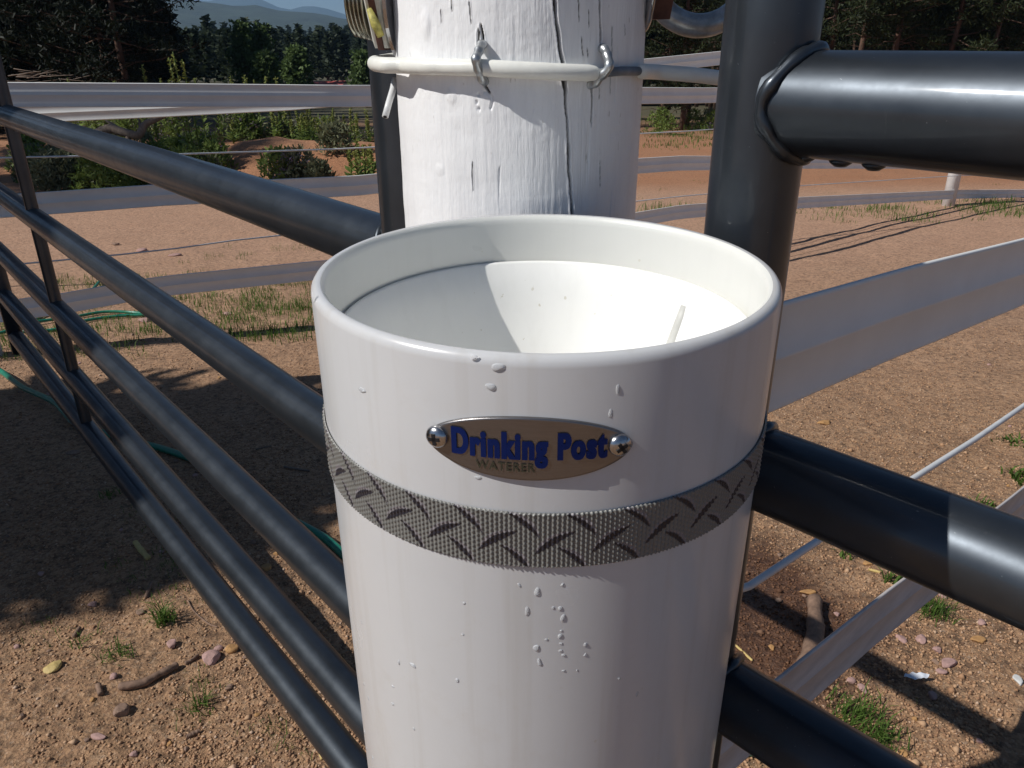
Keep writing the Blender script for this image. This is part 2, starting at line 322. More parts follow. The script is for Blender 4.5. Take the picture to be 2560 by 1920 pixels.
# ---------------------------------------------------------------- pines
def pine_meshes(seed, h=11, base=.18, nl=70, spread=2.2, mat=M_PINE):
    r = np.random.default_rng(seed); mb = MB(); n = 12; tz = np.linspace(0, h, n); bend = np.cumsum(r.normal(0, .05, (n, 2)), axis=0)
    pts = np.c_[bend, tz]; tube(pts, np.linspace(.115, .02, n), 8, True, mb); ch = []
    for k in range(nl):
        u = base+(1-base)*(k+r.uniform())/nl; z = h*u; c = np.array([np.interp(z, tz, bend[:, 0]), np.interp(z, tz, bend[:, 1]), z])
        L = spread*(1-.85*u)*r.uniform(.55, 1.1)*(.6+.4*min(1, (u-base)*6)); a = r.uniform(0, 6.28); d = np.array([math.cos(a), math.sin(a), r.uniform(-.25, .35)])
        e = c+d*L; mid = c+d*L*.5+np.array([0, 0, -.06*L]); tube([c, mid, e], [.03, .02, .008], 4, False, mb)
        m = int(4+L*6)
        for s in np.linspace(.35, 1.05, m): ch.append(clump(c+d*L*s+r.normal(0, .12, 3), .24, 12, .15, .32, .7, .3))
    for k in range(16):                                # dead lower twigs
        z = r.uniform(.08, base+.1)*h; a = r.uniform(0, 6.28); L = r.uniform(.4, 1.5); c = np.array([0, 0, z]); d = np.array([math.cos(a), math.sin(a), r.uniform(-.3, .4)])
        tube([c, c+d*L*.5+[0, 0, .1], c+d*L+[0, 0, -.1*L]], [.018, .012, .004], 4, False, mb)
    return mesh(np.concatenate(mb.V), mb.F), mesh(np.concatenate(ch), np.arange(sum(len(c) for c in ch)).reshape(-1, 4))
PV = [pine_meshes(1, 11, .16, 75, 2.4), pine_meshes(2, 12, .26, 70, 2.2), pine_meshes(3, 10, .12, 80, 2.2), pine_meshes(4, 13, .34, 70, 2.3)]
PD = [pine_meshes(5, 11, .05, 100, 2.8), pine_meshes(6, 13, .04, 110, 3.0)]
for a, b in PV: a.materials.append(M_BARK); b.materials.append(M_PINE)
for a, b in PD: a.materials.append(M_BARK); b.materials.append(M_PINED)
def put_tree(var, x, y, s, label, group, name='pine_tree'):
    t = thing(name, label, 'tree', (x, y, float(gz(x, y))-.05), (0, 0, random.uniform(0, 6.28)), group); t.scale = (s, s, s)
    link(var[0], 'trunk', None, t); link(var[1], 'crown', None, t, smooth=False); return t
for k in range(64):
    y = 29.5+32*(k/64)**1.3+rng.uniform(-1, 1); q = rng.uniform(.03, .80)
    put_tree(PV[k % 4], q*y, y, rng.uniform(.8, 1.15), 'tall dark pine in the wood on the right behind the paddock fences', 'pines of the wood on the right')
for px, py_, s in ((2215, 300, 1.0), (2345, 300, .9), (2440, 300, .85), (1700, 312, .8), (1660, 308, .7), (2130, 300, .9)):
    r_ = ray(px, py_); t_ = 28/r_[1]; put_tree(PV[(px//10) % 4], r_[0]*t_, 28, s, 'tall dark pine in the wood on the right behind the paddock fences', 'pines of the wood on the right')
for k in range(46):
    y = 24+26*(k/46)+rng.uniform(-1, 1); q = -rng.uniform(.42, .98)
    if k < 12: q = -np.linspace(.455, .74, 12)[k]
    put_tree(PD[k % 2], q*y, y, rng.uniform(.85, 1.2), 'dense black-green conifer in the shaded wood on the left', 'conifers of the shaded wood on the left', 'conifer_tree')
def aspen(px, pb, pt, t, w, label):
    b = at(px, pb, t); top = at(px, pt, t); z0 = float(gz(b[0], b[1])); h = top[2]-z0; T = thing('aspen_tree', label, 'tree', (b[0], b[1], z0))
    tr = tube([[0, 0, 0], [.05, 0, h*.5], [0, 0, h*.95]], [.09, .06, .02], 6).build('trunk', M_DEAD, T); ch = []
    for k in range(150):
        u = rng.uniform(.12, 1)**.8; rr = w*(math.sin(min(1, u*1.15)*math.pi*.9)**.6)*rng.uniform(.2, 1); a = rng.uniform(0, 6.28); ch.append(clump(np.array([rr*math.cos(a), rr*math.sin(a), h*u]), .35, 16, .20, .8))
    leaf_obj(ch, 'crown', M_ASPEN, T)
aspen(620, 205, 62, 52, 1.05, 'tall pale green aspen at the edge of the black wood')
aspen(665, 205, 72, 53, 1.0, 'pale green aspen leaning close to the tallest one')
aspen(672, 205, 140, 47, .7, 'low green aspen in front of the two tall ones')
aspen(750, 205, 124, 50, .95, 'small round green aspen standing alone in the middle of the meadow edge')
aspen(912, 205, 135, 50, .9, 'green aspen showing just left of the dark hinge pipe')
for x_, y_ in ((-16, 10.5), (-18.5, 13), (-15, 12.3), (-20, 10.2), (-17, 8.8)): put_tree(PD[1], x_, y_, rng.uniform(.9, 1.1), 'dense black-green conifer in the shaded wood on the left', 'conifers of the shaded wood on the left', 'conifer_tree')
# dense juniper out of frame whose shade falls across the left gate
T = thing('juniper_tree', 'broad bushy juniper standing left of the gate', 'tree', (-5.35, 1.12, 0)); ch = []
for k in range(1150):
    u = rng.uniform(0.02, 1); rr = (1.62*(1-u**1.35)**.8+.05)*math.sqrt(rng.uniform(0, 1)); a = rng.uniform(0, 6.28); ch.append(clump(np.array([rr*math.cos(a)*.9, rr*math.sin(a), 5.15*u]), .22, 12, .22, .5))
leaf_obj(ch, 'crown', M_PINE, T); tube([[0, 0, -.1], [0, 0, 2], [0, 0, 5]], [.14, .1, .03], 8).build('trunk', M_BARK, T)
# far roof
rp = at(810, 206, 95); bt = thing('ranch_building', 'low building with a long red roof far beyond the top rail', 'building', (rp[0], rp[1], float(gz(rp[0], rp[1]))))
hz = rp[2]+.12-float(gz(rp[0], rp[1])); mb = MB(); mb.add([[-2.4, -1.5, hz-.45], [2.4, -1.5, hz-.45], [2.4, 1, hz], [-2.4, 1, hz], [2.4, 3.5, hz-.45], [-2.4, 3.5, hz-.45]], [[0, 1, 2, 3], [3, 2, 4, 5]]); mb.build('roof', M_ROOF, bt, False)
mb = MB(); mb.add([[sx*2.2, y_, z_] for z_ in (-.3, hz-.47) for sx, y_ in ((-1, -1.3), (1, -1.3), (1, 3.3), (-1, 3.3))], [[0, 1, 5, 4], [1, 2, 6, 5], [2, 3, 7, 6], [3, 0, 4, 7]]); mb.build('wall', M_WALLW, bt, False)
# ---------------------------------------------------------------- fences of vinyl strips and coated wires
def path_hit(path, x, y):
    r = ray(x, y); P = np.asarray(path, float)
    best = None
    for a, b in zip(P[:-1], P[1:]):
        d = b-a; A = np.array([[r[0], -d[0]], [r[1], -d[1]]]); 
        if abs(np.linalg.det(A)) < 1e-9: continue
        t, s = np.linalg.solve(A, a)
        if t > 0 and -.001 <= s <= 1.001: best = (t, s); break
    return CAMP+r*best[0] if best else None
def line_z(path, obs):                                # heights (world z) along the path as a function of arc length
    P = np.asarray(path, float); cum = np.r_[0, np.cumsum(np.linalg.norm(np.diff(P, axis=0), axis=1))]; out = []
    for x, y in obs:
        h = path_hit(path, x, y); k = np.argmin([np.linalg.norm(h[:2]-p) for p in P])
        s = min(((cum[i]+np.dot(h[:2]-P[i], P[i+1]-P[i])/np.linalg.norm(P[i+1]-P[i]), abs(np.cross(P[i+1]-P[i], h[:2]-P[i]))) for i in range(len(P)-1)), key=lambda q: q[1])[0]
        out.append((s, h[2]))
    out.sort(); return np.array(out)
def run(path, sz, n=160):
    P = np.asarray(path, float); cum = np.r_[0, np.cumsum(np.linalg.norm(np.diff(P, axis=0), axis=1))]; s = np.linspace(0, cum[-1], n)
    sl0 = (sz[1, 1]-sz[0, 1])/(sz[1, 0]-sz[0, 0]) if len(sz) > 1 else 0; sl1 = (sz[-1, 1]-sz[-2, 1])/(sz[-1, 0]-sz[-2, 0]) if len(sz) > 1 else 0
    z = np.interp(s, sz[:, 0], sz[:, 1]); z = np.where(s < sz[0, 0], sz[0, 1]+sl0*.4*(s-sz[0, 0]), z); z = np.where(s > sz[-1, 0], sz[-1, 1]+sl1*(s-sz[-1, 0]), z)
    return np.c_[np.interp(s, cum, P[:, 0]), np.interp(s, cum, P[:, 1]), z]
def vstrip(name, pts, h, mat, parent, label=None):
    T = np.gradient(pts[:, :2], axis=0); T /= np.linalg.norm(T, axis=1)[:, None]; N = np.c_[-T[:, 1], T[:, 0]]
    prof = [(-.5, 0), (-.47, .0028), (-.44, .0010), (-.03, .0009), (-.015, .0024), (.015, .0024), (.03, .0009), (.44, .0010), (.47, .0032), (.5, 0), (.47, -.0032), (.44, -.0010), (.03, -.0009), (.015, -.0024), (-.015, -.0024), (-.03, -.0009), (-.44, -.0010), (-.47, -.0030)]
    V = []; m = len(prof); wob = fbm(np.arange(len(pts))*.11, np.zeros(len(pts)), 2, int(abs(pts[0, 2])*1000) % 97)*.012
    for k, p in enumerate(pts):
        for a, b in prof: V.append([p[0]+N[k, 0]*(b+a*h*wob[k]), p[1]+N[k, 1]*(b+a*h*wob[k]), p[2]+a*h])
    F = [[i*m+j, i*m+(j+1) % m, (i+1)*m+(j+1) % m, (i+1)*m+j] for i in range(len(pts)-1) for j in range(m)]
    o = link(mesh(np.array(V), np.array(F), parent.location), name, mat, parent, False)
    if label: o['label'] = label
    return o
def fpost(x, y, h, parent, r=.066):
    z0 = float(gz(x, y)); mb = MB(); a = Vector(parent.location); lathe([(0, -.2), (r, -.2), (r, h-.012), (r-.012, h), (0, h+.004)], 20, mb, (x-a.x, y-a.y, z0-a.z)); return mb.build('post', M_POSTW, parent)
SH = .11
P1 = [(-5.2, 2.7), (-2.70, 3.72), (-.85, 4.38), (1.3, 6.1), (2.74, 7.5), (5.50, 9.88), (8.2, 11.6), (14, 14)]
f1 = thing('strip_fence', 'paddock fence of wide pale strips and wires running behind the posts', 'fence', (5.5, 9.88, float(gz(5.5, 9.88))))
for ob in ([(0, 237), (400, 238), (900, 240), (1700, 239), (1800, 238)], [(78, 511), (400, 488), (940, 459), (1700, 408), (2000, 407)], [(152, 760), (400, 716), (803, 675), (1700, 530), (2000, 507), (2370, 487), (2540, 484)]):
    vstrip('rail_strip', run(P1, line_z(P1, ob)), SH, M_STRIP, f1)
for ob in ([(0, 394), (400, 387), (900, 370), (1700, 329)], [(130, 653), (400, 627), (677, 588), (1700, 491), (2100, 458)]):
    tube(run(P1, line_z(P1, ob), 80), .0042, 8).build('wire_line', M_LINE, f1, off=f1.location)
for px_, py__ in ((-2.70, 3.78), (5.50, 9.95), (1.55, 6.45)):
    if px_ != 1.55: fpost(px_, py__, 1.5, f1, .075 if px_ > 0 else .066)
P3 = [(-6.5, 4.9), (-3.3, 5.25), (-1.0, 5.75), (2.6, 7.6)]
f3 = thing('strip_fence', 'sunlit pale strip fence just showing beneath the top rail of the nearer fence', 'fence', (-6.5, 4.9, float(gz(-6.5, 4.9))))
vstrip('rail_strip', run(P3, line_z(P3, [(0, 288), (400, 271), (720, 255), (900, 240)])), SH, M_STRIP, f3); fpost(-6.5, 4.9, 1.5, f3)
P2 = [(.104, .665), (.25, .70), (.78, 1.17), (2.6, 2.85)]
f2 = thing('strip_fence', 'close strip fence running from the wooden post away to the right', 'fence', (2.6, 2.85, float(gz(2.6, 2.85))))
vstrip('rail_strip', run(P2, line_z(P2, [(1960, 890), (2250, 785), (2560, 682)])), SH+.008, M_STRIP, f2)
tube(run(P2, line_z(P2, [(1845, 1481), (2200, 1249), (2560, 1014)]), 80), .0046, 10).build('wire_line', M_LINE, f2, off=f2.location)
vstrip('rail_strip', run(P2, line_z(P2, [(1850, 1840), (2200, 1546), (2560, 1255)])), SH, M_STRIP2, f2, 'weathered strip with a grimy centre groove')
fpost(2.6, 2.92, 1.45, f2)
# ---------------------------------------------------------------- gates
def weld(P, d, rr, rp, z, bead=.0038):
    d = np.asarray(d); n = np.array([-d[1], d[0]]); pts = []
    for a in np.linspace(0, 2*math.pi, 49)[:-1]:
        w = (rr+.001)*math.cos(a); al = rp*(.60+.44*(1-(w/rp)**2)**.7)
        pts.append([P[0]+d[0]*al+n[0]*w, P[1]+d[1]*al+n[1]*w, z+(rr+.001)*math.sin(a)])
    pts.append(pts[0]); pts = np.array(pts); rad_ = bead*(1+.16*np.sin(np.linspace(0, 60, len(pts)))+rng.normal(0, .05, len(pts)))
    return pts, rad_
def gate(base, ang_, zs, length, D, label, name, uz, brace=None, ends=True, down=None, ur=None):
    T = thing(name, label, 'gate', (base[0], base[1], 0)); d = np.array([math.cos(ang_), math.sin(ang_)]); r = D/2
    top, bot = uz
    tube([[base[0], base[1], z_] for z_ in np.linspace(bot, top, 24)], ur or r, 40).build('upright', M_GATE, T, off=T.location)
    e = np.array(base)+d*length
    tube([[e[0], e[1], z_] for z_ in np.linspace(bot, top, 6)], r, 24).build('upright', M_GATE, T, off=T.location)
    for z in zs:
        pts = [[*(np.array(base)+d*s), z+.0012*math.sin(s*3)] for s in np.linspace(r*.4, length-r*.4, 40)]
        tube(pts, r, 40, False).build('rail', M_GATE, T, off=T.location)
        p, w = weld(base, d, r, r, z); tube(p, w, 10, False).build('weld_bead', M_GATE, T, off=T.location)
    if brace:
        b = np.array(base)+d*brace; zz = sorted(zs)[::-1]
        for z1, z2 in zip(zz[:-1], zz[1:]):
            tube([[b[0], b[1], z1-r*.8], [b[0], b[1], (z1+z2)/2], [b[0], b[1], z2+r*.8]], .0165, 20, False).build('brace', M_GATE, T, off=T.location)
        tube([[b[0], b[1], zz[0]+r*.8], [b[0], b[1], zz[0]+.3]], .0165, 20, False).build('brace', M_GATE, T, off=T.location)
    return T, d
LA = (-.0915, .73); RA = (.157, .5172)
lz = [CZ-.1924, CZ-.4625, CZ-.7292, CZ-.945, CZ-1.1199]
GL, dl = gate(LA, 2.2712, lz, 3.0, .0585, 'open dark grey tube gate swinging away to the left', 'tube_gate', (CZ+.28, .11), 1.9126)
b = np.array(LA)+dl*2.95
RZ = [CZ-.0406, CZ-.288, CZ-.506, CZ-.74, CZ-.93]
GR, dr = gate(RA, -.82, RZ, 2.4, .0603, 'dark grey tube gate coming toward the camera on the right', 'tube_gate', (CZ+.30, .22), ur=.0284)
# drips under the right gate's top rail
for px, py in ((2010, 394), (2102, 404), (2185, 414), (2062, 1346)):
    r_ = ray(px, py); dd = np.array(dr); A = np.array([[r_[0], -dd[0]], [r_[1], -dd[1]]]); t, s = np.linalg.solve(A, np.array(RA)); z = (RZ[0] if py < 1000 else RZ[1])-.0302
    lathe([(0, -.0032), (.0035, -.0028), (.0062, -.0008), (.0075, .0012), (0, .0018)], 14, None, (RA[0]+dd[0]*s-GR.location.x, RA[1]+dd[1]*s-GR.location.y, z)).build('water_drop', M_GATE, GR)
# ---------------------------------------------------------------- wooden post
PX, PY, PR = .0075, .652, .0945
wp = thing('wooden_post', 'thick round white painted wooden post with long cracks behind the waterer', 'post', (PX, PY, 0))
def post_hit(x, y):                                   # angle (0 faces the camera, + right) and z
    r = ray(x, y); a = r[0]**2+r[1]**2; b_ = -2*(r[0]*PX+r[1]*PY); c = PX*PX+PY*PY-PR*PR; D_ = b_*b_-4*a*c
    t = (-b_-math.sqrt(max(D_, 0)))/(2*a); p = CAMP+r*t; return math.atan2(p[0]-PX, -(p[1]-PY)), p[2]
zz = np.concatenate([np.linspace(-.1, CZ-.32, 40, endpoint=False), np.linspace(CZ-.32, CZ+.09, 500, endpoint=False), np.linspace(CZ+.09, 1.95, 40)])
aa = np.concatenate([np.linspace(-math.pi, -1.55, 50, endpoint=False), np.linspace(-1.55, 1.55, 700, endpoint=False), np.linspace(1.55, math.pi, 50, endpoint=False)])
ZZ, AN = np.meshgrid(zz, aa, indexing='ij'); u = AN*PR; disp = .0018*fbm(AN*1.2+5, ZZ*3, 3, 70)
g1 = fbm(u*260, ZZ*9, 3, 31); g2 = fbm(u*520, ZZ*22, 2, 37); msk = np.clip(.30+.9*fbm(u*18, ZZ*8, 2, 33), .05, 1)
disp = disp+msk*(.00030*g1+.00022*g2+.0002*fbm(u*900, ZZ*45, 2, 39))-.0011*np.clip(g1-.38, 0, 1)*3*(vnoise(u*70, ZZ*22, 91) > .62)
rows = fbm(u*25+3, ZZ*55, 2, 55); disp += .0009*np.clip(rows, -.4, .4)*np.clip(vnoise(u*8, ZZ*10, 14)-.2, 0, 1)+.00022*fbm(u*300, ZZ*260, 3, 88)*np.clip(fbm(u*14, ZZ*14, 2, 8)+.5, 0, 1)
bare = np.zeros_like(disp)  # crack mask: near-black brown colour inside the cracks
def crack(pts, w, depth):
    global disp, bare
    C = np.array([[post_hit(x, y)[0]*PR, post_hit(x, y)[1]] for x, y in pts]); C = C[np.argsort(C[:, 1])]; zc = C[:, 1]
    cu = np.interp(ZZ, zc, C[:, 0])+.0008*fbm(ZZ*90, ZZ*0, 3, int(abs(C[0, 0])*1e5) % 99); f = (ZZ-zc[0])/(zc[-1]-zc[0]); env = np.clip(np.minimum(f, 1-f)*9, 0, 1) if w < .0011 else np.clip((f > 0)*(f < 1)*1., 0, 1)
    env = env*(f > 0)*(f < 1)*(.65+.5*vnoise(ZZ*120, ZZ*0, 5)); g = np.clip(1-np.abs(u-cu)/(w*env+1e-9), 0, 1)*(env > .02); disp -= depth*np.sqrt(g); bare = np.maximum(bare, np.clip(g*2.2, 0, 1)); 
    lip = np.exp(-((np.abs(u-cu)-w*1.5)/(w*.8))**2)*env; disp += .0004*lip
crack([(1386, -120), (1388, 0), (1393, 60), (1401, 120), (1409, 165), (1414, 215), (1417, 280), (1421, 360), (1425, 430), (1433, 560)], .00125, .010)
crack([(1402, 188), (1407, 205), (1410, 225)], .0009, .003)
crack([(1496, -60), (1500, 40), (1502, 118)], .0010, .006); crack([(1478, 205), (1480, 240), (1479, 318)], .0010, .006)
crack([(1200, 58), (1205, 85), (1208, 112)], .0010, .004); crack([(1208, 200), (1214, 218), (1225, 235)], .0010, .004); crack([(1197, 70), (1196, 100), (1197, 140)], .0009, .003)
for c_ in ([(1446, -40), (1449, 60)], [(1454, 90), (1460, 140)], [(1530, 60), (1529, 150)], [(1499, 215), (1498, 250)], [(1126, -50), (1128, 30)], [(1172, 0), (1176, 60)], [(1100, 20), (1101, 60)], [(1525, 180), (1524, 240)], [(1470, 20), (1474, 70)], [(1560, 60), (1561, 90)], [(1070, 150), (1073, 190)], [(1180, 400), (1182, 480)], [(1500, 400), (1502, 470)], [(1468, 120), (1470, 142)]):
    crack(c_, .00042, .0012)
for x, y, rx, ry, hgt in ((1064, 60, .0042, .0085, .0012), (1128, 240, .0035, .005, .0008), (1098, 425, .004, .004, .0004)):
    a0, z0 = post_hit(x, y); disp += hgt*np.exp(-(((u-a0*PR)/rx)**2+((ZZ-z0)/ry)**2)**2)
a0, z0 = post_hit(1210, 255); q = np.hypot((u-a0*PR)/1.0, (ZZ-z0)/1.15); disp -= .0012*np.exp(-((q-.0055)/.0009)**2)*(vnoise(np.arctan2(ZZ-z0, u-a0*PR)*2.2, q*0, 77) > .4)
RRR = PR+disp; V = np.stack([RRR*np.sin(AN), -RRR*np.cos(AN), ZZ], -1).reshape(-1, 3); nz, nn = ZZ.shape; i, j = np.meshgrid(np.arange(nz-1), np.arange(nn), indexing='ij')
F = np.stack([i*nn+j, i*nn+(j+1) % nn, (i+1)*nn+(j+1) % nn, (i+1)*nn+j], -1).reshape(-1, 4)
me = mesh(V, F); at_ = me.attributes.new('bare', 'FLOAT', 'POINT'); at_.data.foreach_set('value', bare.ravel().astype(np.float32)); link(me, 'shaft', M_POST, wp)
lathe([(PR-.002, 1.949), (PR-.006, 1.955), (0, 1.957)], 40).build('post_top', M_POST, wp)
def ph(x, y, off=0): a_, z_ = post_hit(x, y); return np.array([PX+(PR+off)*math.sin(a_), PY-(PR+off)*math.cos(a_), z_])
def pa(a_, z_, off): return np.array([PX+(PR+off)*math.sin(a_), PY-(PR+off)*math.cos(a_), z_])
# insulated cable round the post
CR = .0053
aL, zL = post_hit(1010, 165); a1, z1 = post_hit(1208, 168); a2, z2 = post_hit(1486, 183)
zc_ = lambda a_: np.interp(a_, [aL, a1, a2], [zL+.001, z1, z2])
cp = [pa(-2.2, zL+.004, CR+.006)]+[pa(a_, zc_(a_), CR+(.010 if a_ < -1.0 else .0025 if a_ < -.6 else .0006)) for a_ in np.linspace(-1.75, a2, 26)]
cab = thing('insulated_cable', 'thick white insulated cable wrapped round the front of the wooden post', 'cable', (float(cp[0][0]), float(cp[0][1]), float(cp[0][2])))
pp = smoothpath(cp, 90); rr_ = np.ones(len(pp))*CR; rr_[-1] = CR*.55; rr_[-2] = CR*.9
tube(pp, rr_, 20).build('sheath', M_CABLE, cab, off=cab.location)
a3, z3 = post_hit(1580, 178)
tube([pa(a2-.02, z2, .004), pa((a2+a3)/2, z2+.0008, .004), pa(a3+.02, z3, .005)], .0030, 12).build('bare_core', M_BARE, cab, off=cab.location)
B0 = pa(a3, z3, .0062); B1 = at(1700, 184, np.linalg.norm(at(1700, 184, .62)-CAMP)/np.linalg.norm(ray(1700, 184))); B2 = at(1822, 197, .60); B3 = B2+(B2-B1)*1.2+np.array([.02, .05, -.02])
pp = smoothpath([B0, at(1640, 180, .585), at(1740, 188, .585), at(1830, 199, .60), at(1960, 215, .66), at(2100, 235, .80)], 60); rr_ = np.ones(len(pp))*CR; rr_[0] = CR*.5; rr_[1] = CR*.85
tube(pp, rr_, 20).build('sheath', M_CABLE, cab, off=cab.location)
tl = thing('wire_offcut', 'short pale blue-white sleeve of cut wire hanging at the left side of the wooden post', 'wire', tuple(at(985, 210, .63)))
tube([at(987, 200, .628), at(982, 225, .622), at(972, 258, .618), at(963, 292, .615)], .0026, 12).build('sleeve', M_LINE, tl, off=tl.location)
tube([at(964, 288, .615), at(962.5, 293.2, .6146)], .0015, 10).build('core', M_BLACK, tl, off=tl.location)
def staple(top, bot, mid, lab):
    A = ph(*top, .0); Bq = ph(*bot, .0); Cq = ph(*mid, CR*2+.0032); t_ = thing('wire_staple', lab, 'staple', tuple(A))
    nrm = np.array([A[0]-PX, A[1]-PY, 0]); nrm /= np.linalg.norm(nrm)
    P_ = smoothpath([A-nrm*.012, A+nrm*.002, A*.62+Cq*.38+nrm*.003, Cq, Bq*.55+Cq*.45+nrm*.002, Bq+nrm*.0015, Bq-nrm*.012], 50)
    n_ = len(P_); rad_ = .0031*(1+.10*np.sin(np.arange(n_)*.9)); tube(P_, rad_, 12).build('bent_wire', M_GALV, t_, off=t_.location)
staple((1207, 112), (1211, 203), (1206, 150), 'galvanised staple over the cable near the middle of the post')
staple((1503, 122), (1476, 212), (1490, 165), 'twisted galvanised staple at the right end of the white cable')
# ---------------------------------------------------------------- hinges
def hinge(side, zc, lab):
    s = -1 if side == 'L' else 1
    ax = np.array([s, .12 if s < 0 else .05, 0]); ax /= np.linalg.norm(ax)
    p0 = np.array([PX, PY-.012, zc])+ax*(PR-.004); T = thing('gate_hinge', lab, 'hinge', tuple(p0)); o0 = np.zeros(3)
    def L(prof, name, mat, n=32, sm=True): lathe(prof, n, None, (0, 0, 0), tuple(ax)).build(name, mat, T, sm)
    if s < 0:
        L([(.010, -.002), (.041, -.001), (.041, .0015), (.010, .0025)], 'washer', M_CHROME, 40, False)
        L([(.010, .0028), (.030, .003), (.037, .005), (.037, .015), (.031, .0175), (.010, .018)], 'nut', M_WHITEPL, 6, False)
        L([(.0372, .008), (.0385, .0085), (.0385, .0125), (.0372, .013)], 'rust_band', M_RUST, 6, False)
        pr = []
        for k in range(5): z_ = .0195+k*.0032; pr += [(.019, z_), (.0275-.0008*k, z_+.0008), (.0275-.0008*k, z_+.0019), (.019, z_+.0028)]
        L(pr, 'thread', M_ZINC, 36); L([(.012, -.02), (.012, .034), (0, .036)], 'bolt', M_GALV, 20)
        e = np.array([LA[0], LA[1], zc+.02])-p0
    else:
        L([(.010, -.001), (.034, -.001), (.036, .0015), (.034, .0035), (.010, .004)], 'washer', M_CHROME, 40)
        L([(.010, .0045), (.030, .0045), (.030, .018), (.010, .018)], 'nut', M_RUST, 6, False)
        L([(.012, -.02), (.012, .03), (0, .032)], 'bolt', M_GALV, 20)
        e = np.array([RA[0], RA[1], zc+.02])-p0
    # strap round the gate pipe
    a_ = np.linspace(0, 2*math.pi, 40); V = []; 
    for h_ in (-.014, .014):
        for t_ in a_[:-1]: V.append([e[0]+.0335*math.cos(t_), e[1]+.0335*math.sin(t_), e[2]+.028+h_])
    for h_ in (.014, -.014):
        for t_ in a_[:-1]: V.append([e[0]+.0305*math.cos(t_), e[1]+.0305*math.sin(t_), e[2]+.028+h_])
    n_ = 39; F_ = [[k*n_+j, k*n_+(j+1) % n_, ((k+1) % 4)*n_+(j+1) % n_, ((k+1) % 4)*n_+j] for k in range(4) for j in range(n_)]
    mb = MB(); mb.add(V, F_); mb.build('strap', M_GALV, T)
    return T, p0, ax
HL = hinge('L', CZ+.022, 'gate hinge bolt with ribbed washers and pale stained nut left of the wooden post')
HR = hinge('R', CZ+.034, 'gate hinge with rusty nut and chromed eye right of the wooden post')
T, p0, ax = HL
tube([np.array(ax)*.011+np.array([-.006, -.0345, -.006]), np.array(ax)*.011+np.array([-.002, -.0355, -.016]), np.array(ax)*.011+np.array([.001, -.034, -.024])], [.002, .0034, .0026], 10).build('residue', M_YELLOW, T)
T, p0, ax = HR
ctr = at(1752, -75, .58)-p0
tube([ctr+np.array([.0375*math.cos(a_), .010*math.sin(a_), .0375*math.sin(a_)]) for a_ in np.linspace(0, 2*math.pi, 60)], .0085, 18, False).build('eye', M_GALV, T)
# ---------------------------------------------------------------- waterer
TR = .125; TX, TY, TZ = .0181, .4195, CZ-.1169; LAY, LBX = .0248, .0011
ax = np.array([LBX, -LAY, 1.0]); ax /= np.linalg.norm(ax); e1 = np.cross([0, 1., 0], ax); e1 /= np.linalg.norm(e1); e2 = np.cross(ax, e1)
top = np.array([TX, TY, TZ]); tb = top-ax*(TZ/ax[2]); Mx = Matrix(((e1[0], e2[0], ax[0]), (e1[1], e2[1], ax[1]), (e1[2], e2[2], ax[2]))); TL = float(np.linalg.norm(top-tb))
wt = thing('waterer', 'white pipe-shaped livestock drinking fountain with an oval metal nameplate', 'waterer', tuple(tb), Mx.to_euler())
def on_tube(x, y, R=TR):
    r = ray(x, y); o_ = CAMP-top; A = np.array([r@e1, r@e2]); B = np.array([o_@e1, o_@e2]); a = A@A; b_ = 2*A@B; c = B@B-R*R
    t = (-b_-math.sqrt(max(b_*b_-4*a*c, 0)))/(2*a); p = o_+r*t; return math.atan2(p@e1, -(p@e2)), TL+p@ax
def tl_(phi, s, R): return np.array([R*math.sin(phi), -R*math.cos(phi), s])
WT = .0075
prof = [(TR, -.15), (TR, TL-.20), (TR, TL-.10), (TR, TL-.005), (TR-.0004, TL-.0028), (TR-.0016, TL-.001), (TR-.0033, TL), (TR-.0052, TL-.0003), (TR-.0066, TL-.0014), (TR-WT, TL-.0032), (TR-WT-.0002, TL-.006), (TR-WT-.0004, TL-.34)]
lathe(prof[:8], 160).build('outer_pipe', M_TUBE, wt); lathe(prof[7:], 160).build('inner_wall', M_RIM, wt)
RB = TR-WT-.0016; zb = TL-.031
bp = [(RB, zb-.012), (RB, zb-.0012), (RB-.0006, zb), (RB-.0018, zb-.0002), (RB-.0030, zb-.0012), (RB-.009, zb-.020), (RB-.030, zb-.075), (RB-.042, zb-.105), (RB-.054, zb-.120), (.03, zb-.128), (0, zb-.130)]
lathe(bp, 160).build('drinking_bowl', M_BOWL, wt)
a_, _ = 0, 0
V = []                                               # upright rib in the bowl, right side; its grey colour paints in shade
def bowl_r(z): return np.interp(z, [b[1] for b in bp[4:]][::-1], [b[0] for b in bp[4:]][::-1])
tube([[(bowl_r(z_)+.0022)*math.sin(2.14), -(bowl_r(z_)+.0022)*math.cos(2.14), z_] for z_ in np.linspace(zb-.014, zb-.075, 8)], [.0032, .0036, .0038, .0040, .0040, .0040, .0040, .0040], 10).build('shade_rib', simple('rib_shade_grey', (.55, .55, .52), .5), wt)
lathe([(0, zb-.098), (bowl_r(zb-.098)+.0004, zb-.098)], 60).build('water_surface', M_WATER, wt)
